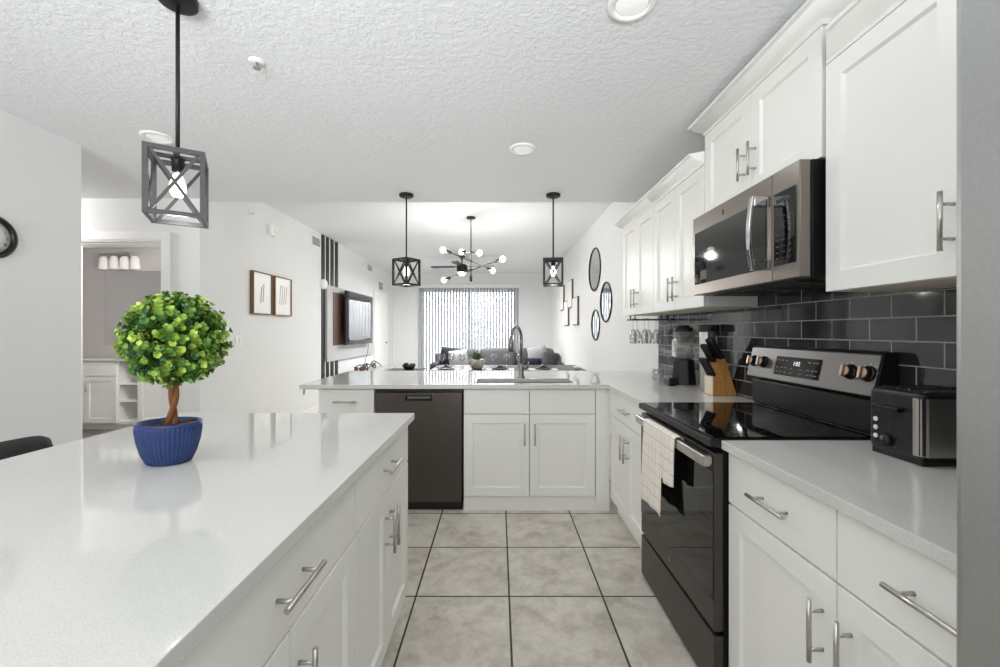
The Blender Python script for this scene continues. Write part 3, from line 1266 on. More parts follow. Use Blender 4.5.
for r in range(8):
    for c in range(3):
        u = sm + 0.035 + c * 0.033
        z = MZ0 + 0.08 + r * 0.022
        mb = MB(F)
        mb.box(u - 0.008, u + 0.008, z - 0.0025, z + 0.0025, 0.0032, 0.0036)
        mb.build('keypad_key', 'dark_grey', cpn)
mb = MB(F)
mb.box(sm + 0.03, sm + 0.105, MZ1 - 0.125, MZ1 - 0.11, 0.0032, 0.0036)
mb.build('keypad_display', 'dark_grey', cpn)

# refrigerator
root = thing('refrigerator', 'tall stainless refrigerator with only its front edge showing at the picture border', 'refrigerator', (1.0, 0.08, 0))
FX, FY0, FY1 = 0.575, -0.38, 0.5365
mb = MB()
mb.box(FX + 0.075, WX - 0.03, FY0, FY1, 0.02, 1.77)
mb.build('body', 'dark_grey', root, bevel=0.004)
mid = (FY0 + FY1) / 2
for y0, y1, z0, z1 in ((mid + 0.002, FY1, 0.42, 1.77), (FY0, mid - 0.002, 0.42, 1.77)):
    mb = MB()
    mb.box(FX, FX + 0.07, y0, y1, z0, z1)
    d = mb.build('door', 'fridge', root, bevel=0.012, seg=4)
    mb = MB()
    hy = y0 + 0.04 if y0 > mid else y1 - 0.04
    mb.tube([(FX - 0.05, hy, 0.7), (FX - 0.05, hy, 1.5)], 0.011)
    mb.tube([(FX + 0.001, hy, 0.74), (FX - 0.05, hy, 0.74)], 0.009)
    mb.tube([(FX + 0.001, hy, 1.46), (FX - 0.05, hy, 1.46)], 0.009)
    mb.build('handle', 'chrome', d)
mb = MB()
mb.box(FX, FX + 0.07, FY0, FY1, 0.06, 0.41)
mb.build('freezer_drawer', 'fridge', root, bevel=0.012, seg=4)

# toaster
root = thing('toaster', 'black toaster with stainless side wrap on the short countertop', 'toaster', (1.29, 1.262, 0.911))
tx0, tx1, ty0, ty1, tz0, tz1 = 1.178, 1.392, 1.172, 1.345, 0.925, 1.116
mb = MB()
mb.box(tx0, tx1, ty0, ty1, tz0, tz1)
tb = mb.build('body', 'toaster_body', root, bevel=0.016, seg=4)
mb = MB()
for sy0, sy1 in ((1.20, 1.235), (1.282, 1.317)):
    mb.box(tx0 + 0.03, tx1 - 0.01, sy0, sy1, tz1, tz1 + 0.002)
mb.build('slots', 'black', tb)
mb = MB()
for sy0, sy1 in ((1.196, 1.239), (1.278, 1.321)):
    for a, b in ((sy0 - 0.003, sy0), (sy1, sy1 + 0.003)):
        mb.box(tx0 + 0.03, tx1 - 0.01, a, b, tz1, tz1 + 0.004)
mb.build('slot_rims', 'mirror_chrome', tb)
mb = MB()
# steel wrap: curved corner then the long side
pr = [(tx0 - 0.0015, ty0 + 0.028), (tx0 - 0.0015, ty0 + 0.018), (tx0 + 0.003, ty0 + 0.006), (tx0 + 0.016, ty0 - 0.0025), (tx1 - 0.012, ty0 - 0.0025), (tx1 - 0.012, ty0 + 0.004), (tx0 + 0.018, ty0 + 0.004), (tx0 + 0.006, ty0 + 0.012), (tx0 + 0.004, ty0 + 0.028)]
mb.prism(pr, tz0 + 0.012, tz1 - 0.016, 'z')
tag(mb.build('side_wrap', 'bright_steel', root, bevel=0.002), 'brushed stainless side panel')
mb = MB()
mb.box(tx0 + 0.006, tx1 - 0.006, ty0 + 0.006, ty1 - 0.006, 0.9105, tz0 + 0.004)
mb.build('base', 'black', root, bevel=0.003)
FT = face_w(tx0, ty1)
mb = MB(FT)
mb.box(0.075, 0.080, tz0 + 0.05, tz1 - 0.02, 0.0, 0.0008)
mb.build('lever_slot', 'outlet_slot', tb)
mb = MB(FT)
mb.box(0.035, 0.122, tz1 - 0.062, tz1 - 0.05, -0.001, 0.022)
lv = mb.build('lever', 'black', root, bevel=0.003)
mb = MB(FT)
mb.box(0.037, 0.07, tz1 - 0.0495, tz1 - 0.048, 0.006, 0.0225)
mb.build('lever_trim', 'mirror_chrome', lv)
for k in range(3):
    mb = MB(FT @ Matrix.Translation((0.028, tz0 + 0.04 + 0.026 * k, 0.0)))
    mb.lathe([(0.0, -0.001), (0.0075, -0.001), (0.0075, 0.0025), (0.006, 0.0035), (0.0, 0.0035)], n=16)
    mb.build('button', 'white_plastic', root)
mb = MB(FT @ Matrix.Translation((0.070, tz0 + 0.036, 0.0)))
mb.lathe([(0.0, -0.001), (0.019, -0.001), (0.018, 0.010), (0.016, 0.016), (0.0, 0.017)], n=24)
kb = mb.build('browning_knob', 'black', root)
for q in range(7):
    a = math.radians(-40 + 43 * q)
    mb = MB(FT)
    mb.box(0.070 + 0.026 * math.cos(a) - 0.001, 0.070 + 0.026 * math.cos(a) + 0.001, tz0 + 0.036 + 0.026 * math.sin(a) - 0.001, tz0 + 0.036 + 0.026 * math.sin(a) + 0.001, 0.0, 0.0006)
    mb.build('dial_mark', 'legend', tb)

# ================================================================== SINK AND FAUCET
root = thing('kitchen_sink', 'stainless undermount sink set into the peninsula', 'sink', (0.195, 3.232, 0.879))
mb = MB()
a0, a1, b0, b1, zt, zb = SX0 - 0.004, SX1 + 0.004, SY0 - 0.004, SY1 + 0.004, 0.8795, 0.70
tk = 0.004
mb.box(a0 - tk, a1 + tk, b0 - tk, b1 + tk, zb - tk, zb)
mb.box(a0 - tk, a0, b0 - tk, b1 + tk, zb, zt)
mb.box(a1, a1 + tk, b0 - tk, b1 + tk, zb, zt)
mb.box(a0, a1, b0 - tk, b0, zb, zt)
mb.box(a0, a1, b1, b1 + tk, zb, zt)
mb.build('basin', 'faucet', root)
mb = MB()
mb.lathe([(0.0, 0.0), (0.045, 0.0), (0.045, 0.003), (0.03, 0.004), (0.0, 0.002)], (0.195, 3.232, zb), 24)
mb.build('drain', 'mirror_chrome', root)

root = thing('faucet', 'tall stainless gooseneck faucet behind the sink', 'faucet', (0.185, 3.425, 0.911))
fx, fy = 0.185, 3.425
mb = MB()
mb.lathe([(0.0, 0), (0.029, 0), (0.028, 0.008), (0.021, 0.02), (0.019, 0.10), (0.016, 0.115), (0.0, 0.115)], (fx, fy, 0.9105), 24)
mb.build('base', 'faucet', root)
mb = MB()
path = [(fx, fy, 1.02), (fx, fy, 1.2)]
dirx, diry = -0.50, -0.86
R = 0.085
for k in range(1, 15):
    a = PI * k / 14 * 0.97
    q = R * (1 - math.cos(a))
    path.append((fx + dirx * q, fy + diry * q, 1.225 + R * math.sin(a) * 1.15))
ex, ey, ez = path[-1]
mb.tube(path, 0.0125, 12)
mb.build('spout', 'faucet', root)
mb = MB()
mb.tube([(ex, ey, ez + 0.005), (ex + dirx * 0.006, ey + diry * 0.006, ez - 0.05), (ex + dirx * 0.010, ey + diry * 0.010, ez - 0.105)], [0.014, 0.020, 0.022], 14)
mb.build('spray_head', 'faucet', root)
mb = MB()
mb.tube([(fx + 0.012, fy, 0.985), (fx + 0.045, fy, 0.99)], 0.012, 10)
mb.tube([(fx + 0.045, fy, 0.99), (fx + 0.06, fy - 0.01, 1.04)], [0.008, 0.006], 8)
mb.build('lever', 'faucet', root)

# small white cone beside the sink
mb = MB()
mb.lathe([(0.0, 0), (0.016, 0), (0.015, 0.012), (0.010, 0.042), (0.006, 0.056), (0.0, 0.06)], (0.69, 3.05, 0.9105), 18)
tag(mb.build('white_cone', 'white_plastic'), 'small white cone-shaped object on the corner worktop near the sink', 'ornament')

# ================================================================== WORKTOP ITEMS BY THE TILED WALL
# blender
bx, by = 1.298, 2.96
root = thing('countertop_blender', 'black countertop blender with clear jar under the wall cabinets', 'blender', (bx, by, 0.911))
mb = MB()
mb.lathe([(0.0, 0), (0.084, 0), (0.086, 0.012), (0.083, 0.05), (0.076, 0.12), (0.070, 0.178), (0.05, 0.188), (0.0, 0.188)], (bx, by, 0.9105), 8, smooth=False)
b_ = mb.build('motor_base', 'black', root, bevel=0.006)
mb = MB()
mb.box(bx - 0.125, bx - 0.065, by - 0.06, by + 0.05, 0.9105, 0.965)
mb.build('foot', 'black', root, bevel=0.008)
mb = MB()
mb.box(bx - 0.09, bx + 0.06, by - 0.088, by - 0.083, 0.913, 0.921)
mb.build('chrome_strip', 'mirror_chrome', b_)
mb = MB()
mb.lathe([(0.05, 0.0), (0.054, 0.004), (0.062, 0.06), (0.07, 0.185), (0.066, 0.185), (0.058, 0.06), (0.05, 0.006), (0.0, 0.006)], (bx, by, 1.10), 20)
mb.tube([(bx + 0.04, by - 0.058, 1.26), (bx + 0.075, by - 0.095, 1.25), (bx + 0.075, by - 0.095, 1.15), (bx + 0.035, by - 0.052, 1.12)], 0.008, 8)
mb.build('jar', 'thin_glass', root)
mb = MB()
mb.lathe([(0.0, 0), (0.06, 0.0), (0.063, 0.004), (0.063, 0.028), (0.04, 0.032), (0.038, 0.044), (0.0, 0.045)], (bx, by, 1.2855), 24)
mb.build('lid', 'black', root)

# glass mug beside it
mb = MB()
mb.lathe([(0.0, 0), (0.036, 0), (0.04, 0.01), (0.042, 0.09), (0.039, 0.09), (0.036, 0.012), (0.0, 0.008)], (1.21, 3.2, 0.9105), 22)
mb.tube([(1.175, 3.18, 0.985), (1.145, 3.165, 0.98), (1.14, 3.163, 0.945), (1.17, 3.18, 0.93)], 0.005, 8)
tag(mb.build('glass_mug', 'thin_glass'), 'clear glass mug standing behind the blender foot', 'mug')

# tall canister behind the knife block
root = thing('canister', 'tall steel canister with a dark lid behind the knife block', 'canister', (1.345, 2.72, 0.911))
mb = MB()
mb.lathe([(0.0, 0), (0.046, 0), (0.046, 0.375), (0.0, 0.375)], (1.345, 2.72, 0.9105), 24)
mb.build('body', 'chrome', root, bevel=0.003)
mb = MB()
mb.lathe([(0.0, 0), (0.054, 0), (0.056, 0.006), (0.056, 0.034), (0.048, 0.044), (0.0, 0.046)], (1.345, 2.72, 1.286), 24)
mb.build('lid', 'dark_grey', root)

# knife block: profile in x-z, extruded along y
KD = 0.02
ky0, ky1 = 2.455 + KD, 2.555 + KD
root = thing('knife_block', 'honey coloured wooden knife block full of black-handled knives beside the range', 'knife block', (1.33, 2.55, 0.911))
mb = MB(Matrix.Translation((0.014, 0, 0)))
mb.mi = 0
mb.prism([(1.245, 0.911), (1.385, 0.911), (1.318, 1.128), (1.262, 1.102), (1.297, 1.022), (1.245, 1.022)], ky0, ky1, 'y')
for fc in mb.bm.faces:
    pass
kbk = mb.build('block', 'wood', root, bevel=0.003)
mb = MB(Matrix.Translation((0.014, 0, 0)))
mb.box(1.2425, 1.2448, ky0 + 0.002, ky1 - 0.002, 0.913, 1.02)
tag(mb.build('front_face', 'lit_wood', root), 'wooden front with its lit tone in the colour')  # same wood as the block, painted paler where light falls on it
kdir = Vector((-0.47, -0.03, 0.88)).normalized()


def knife(p, L, r, label):
    p = (p[0] + 0.014, p[1] + KD, p[2])
    root = thing('kitchen_knife', label, 'knife', p, 'knives in the wooden block')
    p = Vector(p)
    s = Vector((0, 1, 0)).cross(kdir).normalized()
    q = kdir.cross(s)
    mb = MB()
    rings = []
    for t, a, b in ((0.012, 0.8, 0.8), (0.2, 1.0, 1.0), (0.45, 0.85, 0.9), (0.75, 1.05, 1.0), (0.95, 1.1, 0.95), (1.0, 0.8, 0.7)):
        rings.append([mb.v(p + kdir * L * t + s * r * a * math.cos(2 * PI * k / 10) + q * r * 0.62 * b * math.sin(2 * PI * k / 10)) for k in range(10)])
    for A, B in zip(rings, rings[1:]):
        for k in range(10):
            mb.f([A[k], A[(k + 1) % 10], B[(k + 1) % 10], B[k]], True)
    mb.f(rings[0][::-1])
    mb.f(rings[-1])
    mb.build('grip', 'black', root)
    mb = MB()
    mb.bar(p + kdir * 0.0008, p + kdir * L * 0.02, r * 1.2, r * 1.2)
    mb.build('bolster', 'chrome', root)
    return root


for k, yy in enumerate((2.475, 2.505, 2.535)):
    knife((1.309, yy, 1.1245), 0.135, 0.0145, 'long black-handled knife in the upper row of the wooden block')
for k, yy in enumerate((2.475, 2.505, 2.535)):
    knife((1.269, yy, 1.1060), 0.118, 0.013, 'black-handled knife in the middle row of the wooden block')
for k, yy in enumerate((2.466, 2.486, 2.506, 2.526, 2.546)):
    knife((1.262, yy, 1.0235), 0.118, 0.010, 'short black steak knife in the lowest row of the wooden block')


# outlets and switches
def wall_plate(name, label, F, w, h, kind):
    mb = MB(F)
    mb.box(-w / 2, w / 2, -h / 2, h / 2, 0.0, 0.006)
    o = mb.build(name, 'white_plastic', None, bevel=0.0015)
    tag(o, label, 'outlet' if kind == 'outlet' else 'switch')
    mb = MB(F)
    if kind == 'outlet':
        for q in (-0.024, 0.024):
            mb.box(-0.010, -0.006, q - 0.006, q + 0.006, 0.0062, 0.0068)
            mb.box(0.006, 0.010, q - 0.006, q + 0.006, 0.0062, 0.0068)
        mb.build('slots', 'outlet_slot', o)
    else:
        for q in (-w / 4, w / 4):
            mb.box(q - 0.016, q + 0.016, -0.032, 0.032, 0.006, 0.010)
        mb.build('rocker', 'white_plastic', o, bevel=0.001)
    return o


def fw(y, z, x=WX - 0.0085):
    return FR((x, y, z), (0, -1, 0), (0, 0, 1), (-1, 0, 0))


def fe(y, z, x=LX + 0.0005):
    return FR((x, y, z), (0, 1, 0), (0, 0, 1), (1, 0, 0))


wall_plate('wall_outlet', 'white outlet plate on dark tile behind the blender', fw(3.36, 1.155), 0.075, 0.135, 'outlet')
wall_plate('wall_outlet', 'white outlet plate on dark tile behind the canister and knife block', fw(2.74, 1.19), 0.078, 0.13, 'outlet')
wall_plate('light_switch', 'white double light switch on wall below the two framed prints', fe(4.69, 1.18), 0.125, 0.125, 'switch')

# stemware rack with hanging wine glasses
RYK = 3.50
root = thing('stemware_rack', 'dark stemware rack fixed below the end wall cabinet', 'rack', (1.27, RYK, 1.37))
mb = MB()
for yy in (RYK - 0.06, RYK + 0.06):
    mb.box(1.085, 1.385, yy - 0.004, yy + 0.004, 1.378, 1.388)
for xx in (1.112, 1.375):
    for yy in (RYK - 0.06, RYK + 0.06):
        mb.box(xx - 0.004, xx + 0.004, yy - 0.004, yy + 0.004, 1.388, 1.4225)
for k in range(7):
    xx = 1.092 + k * 0.0475
    mb.box(xx - 0.003, xx + 0.003, RYK - 0.056, RYK + 0.056, 1.380, 1.386)
mb.build('wire_frame', 'black_metal', root)


def wineglass_profile(h, r):
    return [(0.0, 0.0), (r * 0.85, 0.0), (r * 0.85, 0.003), (0.004, 0.008), (0.0035, h * 0.42), (r * 0.5, h * 0.47), (r * 0.97, h * 0.62),
            (r, h * 0.74), (r * 0.82, h), (r * 0.79, h), (r * 0.96, h * 0.74), (r * 0.92, h * 0.63), (r * 0.44, h * 0.49), (0.0, h * 0.45)]


mb = MB(Matrix.Translation((1.116, RYK, 1.4005)) @ Matrix.Rotation(PI, 4, 'X'))
mb.lathe(wineglass_profile(0.215, 0.03), (0, 0, 0), 18)
wg = mb.build('wine_glass', 'thin_glass')
tag(wg, 'clear wine glass hanging upside down from the rack under the wall cabinet', 'glass', 'wine glasses hanging in the rack')
for k in range(1, 6):
    c = wg.copy()
    COL.objects.link(c)
    c.location = (0.0475 * k, (0.045 if k % 2 else 0.0), 0)

# ================================================================== ISLAND ITEMS
# topiary in a blue pot
px_, py_ = -0.9565, 1.225
root = thing('potted_topiary', 'round green topiary tree in a ribbed blue pot on the island', 'plant', (px_, py_, 0.911))
mb = MB()
prof = [(0.0, 0.0), (0.052, 0.0), (0.056, 0.004), (0.068, 0.03), (0.077, 0.065), (0.081, 0.095), (0.080, 0.108)]
mb.lathe(prof, (px_, py_, 0.9105), 176, 1.0, 0.84, 0.045, 44)
bmesh.ops.delete(mb.bm, geom=[f for f in mb.bm.faces if f.calc_center_median().z > 1.0175], context='FACES_ONLY')
prof2 = [(0.0800, 0.106), (0.084, 0.108), (0.085, 0.113), (0.083, 0.117), (0.078, 0.118), (0.075, 0.113), (0.073, 0.09), (0.0, 0.088)]
mb.lathe(prof2, (px_, py_, 0.9105), 72, 1.0, 0.84)
pot = mb.build('pot', 'pot', root)
mb = MB()
mb.lathe([(0.072, 0.092), (0.05, 0.1), (0.0, 0.106)], (px_, py_, 0.9105), 24, 1.05, 0.85)
rnd = random.Random(5)
for k in range(40):
    a, q = rnd.uniform(0, 2 * PI), 0.066 * math.sqrt(rnd.random())
    mb.ball((px_ + q * math.cos(a) * 1.03, py_ + q * math.sin(a) * 0.84, 1.012 + rnd.uniform(-.003, .003)), rnd.uniform(0.007, 0.012), 8, 5)
mb.build('soil', 'soil', root)
mb = MB()
cz = 1.232
for ph in (0.0, PI):
    pts = []
    for k in range(24):
        s = k / 23
        a = ph + s * 7.0
        rr = 0.0065 * (1 - 0.2 * s)
        pts.append((px_ + 0.004 + 0.010 * math.sin(s * 3) + rr * math.cos(a), py_ + rr * math.sin(a), 1.008 + s * 0.19))
    mb.tube(pts, [0.0085 - 0.002 * k / 23 for k in range(24)], 10)
mb.build('trunk', 'bark', root)
mb = MB()
tl = mb.bm.verts.layers.float.new('tint')
rnd = random.Random(11)
cc = Vector((px_ + 0.0055, py_ + 0.02, 1.266))
N = 420
for i in range(N):
    z = 1 - 2 * (i + 0.5) / N
    a = i * 2.399963 + rnd.uniform(-0.35, 0.35)
    q = math.sqrt(max(0, 1 - z * z))
    d = Vector((q * math.cos(a), q * math.sin(a), z))
    sh = rnd.uniform(0.86, 1.08)
    tip = cc + Vector((d.x * 0.124, d.y * 0.124, d.z * 0.128)) * sh
    ax = (d + Vector((rnd.uniform(-.5, .5), rnd.uniform(-.5, .5), rnd.uniform(-.05, .75)))).normalized()
    u = ax.orthogonal().normalized()
    w_ = ax.cross(u)
    tint = min(1, max(0, rnd.gauss(0.42, 0.28)))
    L = rnd.uniform(0.045, 0.062)
    tiers = 6
    ph = rnd.uniform(0, PI)
    for tier in range(tiers):
        st = tier / (tiers - 1)
        base = tip - ax * L * (1 - st)
        ln = (0.0205 - 0.0085 * st) * rnd.uniform(0.88, 1.12)
        lift = 0.2 + 0.65 * st
        for k in range(3 if tier < tiers - 1 else 4):
            ang = ph + tier * 1.1 + 2 * PI * k / (3 if tier < tiers - 1 else 4) + rnd.uniform(-.25, .25)
            ld = u * math.cos(ang) + w_ * math.sin(ang)
            tdir = (ld + ax * (lift + rnd.uniform(-.2, .2))).normalized()
            sd = ax.cross(ld).normalized()
            bn = tdir.cross(sd)
            wd = ln * 0.47
            p0 = base
            ps = [p0, p0 + tdir * ln * 0.38 + sd * wd * 0.8, p0 + tdir * ln * 0.72 + sd * wd + bn * ln * 0.06, p0 + tdir * ln * 1.0 + sd * wd * 0.45 + bn * ln * 0.08,
                  p0 + tdir * ln * 1.0 - sd * wd * 0.45 + bn * ln * 0.08, p0 + tdir * ln * 0.72 - sd * wd + bn * ln * 0.06, p0 + tdir * ln * 0.38 - sd * wd * 0.8]
            mid_ = p0 + tdir * ln * 0.6 - bn * ln * 0.10
            tt = min(1, max(0, tint + 0.30 * (st - 0.5) + rnd.uniform(-.1, .1)))
            vs = []
            for p in ps + [mid_]:
                v = mb.v(p)
                v[tl] = tt
                vs.append(v)
            for j in range(7):
                mb.f([vs[7], vs[j], vs[(j + 1) % 7]], True)
fo = mb.build('foliage', 'leaves', root, recalc=False)
mb = MB()
rnd = random.Random(2)
for k in range(60):
    z = rnd.uniform(-0.6, 1)
    a = rnd.uniform(0, 2 * PI)
    q = math.sqrt(1 - z * z)
    e = cc + Vector((q * math.cos(a) * 0.105, q * math.sin(a) * 0.105, z * 0.11))
    b = cc + Vector((0, 0, -0.09))
    m_ = (b + e) / 2 + Vector((0, 0, -0.02))
    mb.tube([b, m_, e], [0.003, 0.002, 0.001], 5)
mb.build('twigs', 'bark', root)

# bar stool behind the island
root = thing('bar_stool', 'bar stool with a dark grey padded back tucked behind the island', 'stool', (-1.66, 1.40, 0))
mb = MB()
for k in range(1):
    pth = [(-1.80, 1.13, 0.77), (-1.825, 1.22, 0.775), (-1.83, 1.40, 0.775), (-1.825, 1.60, 0.775), (-1.80, 1.685, 0.77)]
n = 28


def back_fn(s, t):
    y = 1.125 + 0.57 * s
    e = 2 * s - 1
    x = -1.83 + 0.05 * e * e
    rr = (1 - abs(e) ** 14) ** 0.5
    a = 2 * PI * t
    hh = 0.085 * max(0.02, rr)
    return (x + 0.022 * max(0.05, rr) * math.cos(a), y, 0.80 + hh * math.copysign(abs(math.sin(a)) ** 0.6, math.sin(a)))


mb.grid(back_fn, n, 20)
mb.build('backrest', 'dark_grey', root)
mb = MB()
mb.ball((-1.60, 1.41, 0.62), (0.20, 0.20, 0.045), 24, 10, 0.5)
mb.build('seat', 'dark_grey', root)
mb = MB()
for yy in (1.27, 1.55):
    mb.tube([(-1.75, yy, 0.62), (-1.82, yy, 0.70), (-1.832, yy, 0.76)], 0.011, 8)
mb.build('back_supports', 'black_metal', root)
for sx, sy in ((-1, -1), (-1, 1), (1, -1), (1, 1)):
    mb = MB()
    mb.tube([(-1.60 + sx * 0.13, 1.41 + sy * 0.13, 0.60), (-1.60 + sx * 0.17, 1.41 + sy * 0.17, 0.001)], 0.012, 8)
    mb.build('leg', 'black_metal', root)
mb = MB()
for a, b in (((-1, -1), (1, -1)), ((1, -1), (1, 1)), ((1, 1), (-1, 1)), ((-1, 1), (-1, -1))):
    mb.tube([(-1.60 + a[0] * 0.158, 1.41 + a[1] * 0.158, 0.2), (-1.60 + b[0] * 0.158, 1.41 + b[1] * 0.158, 0.2)], 0.008, 8)
mb.build('footrest', 'black_metal', root)

# ================================================================== PENDANTS
PZ0, PZ1, PW = 1.670, 1.895, 0.166


def bulb_light(name, loc, power, r=0.03):
    l = bpy.data.lights.new(name, 'POINT')
    l.energy = power
    l.shadow_soft_size = r
    l.color = (1.0, 0.98, 0.95)
    o = bpy.data.objects.new(name, l)
    COL.objects.link(o)
    o.location = loc


def pendant(x, y, rot, label, m):
    root = thing('pendant_lamp', label, 'pendant lamp', (x, y, CEIL), 'cage pendant lamps')
    T = Matrix.Translation((x, y, 0)) @ Matrix.Rotation(rot, 4, 'Z')
    mb = MB(T)
    mb.lathe([(0.0, -0.024), (0.052, -0.024), (0.059, -0.02), (0.06, -0.001), (0.0, -0.001)], (0, 0, CEIL), 32)
    mb.build('canopy', 'black_metal', root)
    mb = MB(T)
    mb.tube([(0, 0, PZ1 - 0.004), (0, 0, CEIL - 0.028)], 0.0065, 10)
    mb.build('rod', 'black_metal', root)
    t = 0.0145
    h = PW / 2 - t / 2
    mb = MB(T)
    for sx in (-1, 1):
        for sy in (-1, 1):
            mb.box(sx * h - t / 2, sx * h + t / 2, sy * h - t / 2, sy * h + t / 2, PZ0, PZ1)
    for z in (PZ0, PZ1 - t):
        for s in (-1, 1):
            mb.box(-h + t / 2, h - t / 2, s * h - t / 2 + .0005, s * h + t / 2 - .0005, z, z + t)
            mb.box(s * h - t / 2 + .0005, s * h + t / 2 - .0005, -h + t / 2, h - t / 2, z, z + t)
    mb.box(-h + t / 2, h - t / 2, -0.008, 0.008, PZ1 - 0.012, PZ1 - 0.002)
    mb.box(-0.008, 0.008, -h + t / 2, h - t / 2, PZ1 - 0.0115, PZ1 - 0.0025)
    e = h - t / 2
    for s in (-1, 1):
        for d in (-1, 1):
            mb.bar((-e, s * h + d * .002, PZ0 + t / 2 if d > 0 else PZ1 - t / 2), (e, s * h + d * .002, PZ1 - t / 2 if d > 0 else PZ0 + t / 2), 0.005, 0.0095)
            mb.bar((s * h + d * .002, -e, PZ0 + t / 2 if d > 0 else PZ1 - t / 2), (s * h + d * .002, e, PZ1 - t / 2 if d > 0 else PZ0 + t / 2), 0.005, 0.0095)
    mb.build('cage', m, root)
    mb = MB(T)
    mb.lathe([(0.0, -0.055), (0.017, -0.055), (0.018, -0.02), (0.022, -0.012), (0.0, -0.012)], (0, 0, PZ1), 20)
    mb.build('socket', 'black_metal', root)
    mb = MB(T)
    mb.lathe([(0.0, -0.146), (0.015, -0.142), (0.024, -0.125), (0.025, -0.108), (0.018, -0.082), (0.012, -0.066), (0.0, -0.056)], (0, 0, PZ1), 20)
    tag(mb.build('bulb', 'bulb', root), 'glowing bulb')
    bulb_light('pendant_bulb_light', (x, y, PZ0 - 0.02), 2.0)
    return root


pendant(-1.106, 1.455, math.radians(31), 'grey cage pendant lamp hanging over the island and its potted tree', 'grey_metal')
pendant(-0.775, 3.55, math.radians(57.3), 'cage pendant lamp over the peninsula, turned cornerwise, near the television wall', 'black_metal')
pendant(0.460, 3.55, math.radians(-7.4), 'cage pendant lamp over the peninsula, on the faucet side nearer the wall cabinets', 'black_metal')


# ------------------------------------------------------------------ recessed lights, sprinklers
def recessed(x, y, label, power=0):
    root = thing('recessed_light', label, 'ceiling light', (x, y, CEIL), 'recessed ceiling lights')
    mb = MB()
    mb.lathe([(0.058, -0.004), (0.066, -0.010), (0.078, -0.010), (0.085, -0.004), (0.086, 0.0), (0.058, 0.0)], (x, y, CEIL - 0.0005), 40, loop=True)
    mb.build('trim_ring', 'white_plastic', root)
    mb = MB()
    mb.lathe([(0.0, -0.007), (0.05, -0.006), (0.06, -0.004), (0.0, -0.002)], (x, y, CEIL - 0.0005), 32)
    mb.build('lens', 'lens', root)
    if power:
        l = bpy.data.lights.new('recessed_lamp', 'AREA')
        l.shape = 'DISK'
        l.size = 0.11
        l.energy = power
        o = bpy.data.objects.new('recessed_lamp', l)
        COL.objects.link(o)
        o.location = (x, y, CEIL - 0.014)


recessed(0.468, 1.48, 'round white recessed light cut by the top border, before the raised cabinet', 3.5)
recessed(0.152, 2.66, 'round white recessed light between the cabinets and the peninsula pendants', 4)
recessed(-2.02, 2.50, 'round white recessed light half hidden above the island pendant cage')

root = thing('fire_sprinkler', 'small white and chrome sprinkler head on the textured ceiling', 'sprinkler', (-1.03, 1.80, CEIL))
mb = MB()
mb.lathe([(0.0, -0.006), (0.030, -0.006), (0.034, -0.0005), (0.0, -0.0005)], (-1.03, 1.80, CEIL), 24)
mb.build('escutcheon', 'white_plastic', root)
mb = MB()
mb.lathe([(0.0, -0.03), (0.016, -0.03), (0.016, -0.027), (0.005, -0.026), (0.006, -0.006), (0.0, -0.006)], (-1.03, 1.80, CEIL), 16)
mb.build('deflector', 'chrome', root)

# ================================================================== PARTITION WALL CLOCK
ck = Vector((-2.59, 2.15, 1.29 + 95 * 2.16 / 422 - 0.003))
root = thing('wall_clock', 'round black-rimmed white wall clock cut by the picture border', 'clock', tuple(ck))
FC = FR((-2.5895, ck.y, ck.z), (0, 1, 0), (0, 0, 1), (1, 0, 0)) @ Matrix.Diagonal((0.9, 0.9, 1.0, 1.0))
mb = MB(FC)
mb.lathe([(0.092, 0.0), (0.124, 0.0), (0.125, 0.012), (0.118, 0.022), (0.108, 0.026), (0.098, 0.022), (0.092, 0.010)], n=56, loop=True)
mb.build('rim', 'black', root)
mb = MB(FC)
mb.lathe([(0.0, 0.001), (0.095, 0.001), (0.095, 0.008), (0.0, 0.008)], n=48)
mb.build('dial', 'paper', root)
mb = MB(FC)
for h in range(1, 13):
    a = PI / 2 - h * PI / 6
    cx_, cy_ = 0.074 * math.cos(a), 0.074 * math.sin(a)
    mb.text(str(h), 0.028, lambda x, y, cx_=cx_, cy_=cy_: (cx_ + x, cy_ + y, 0.0088))
mb.build('numerals', 'ink', root)
mb = MB(FC)
mb.bar((0, 0, 0.011), (0.03, 0.035, 0.011), 0.002, 0.005)
mb.bar((0, 0, 0.012), (-0.06, 0.02, 0.012), 0.002, 0.004)
mb.build('hands', 'black', root)


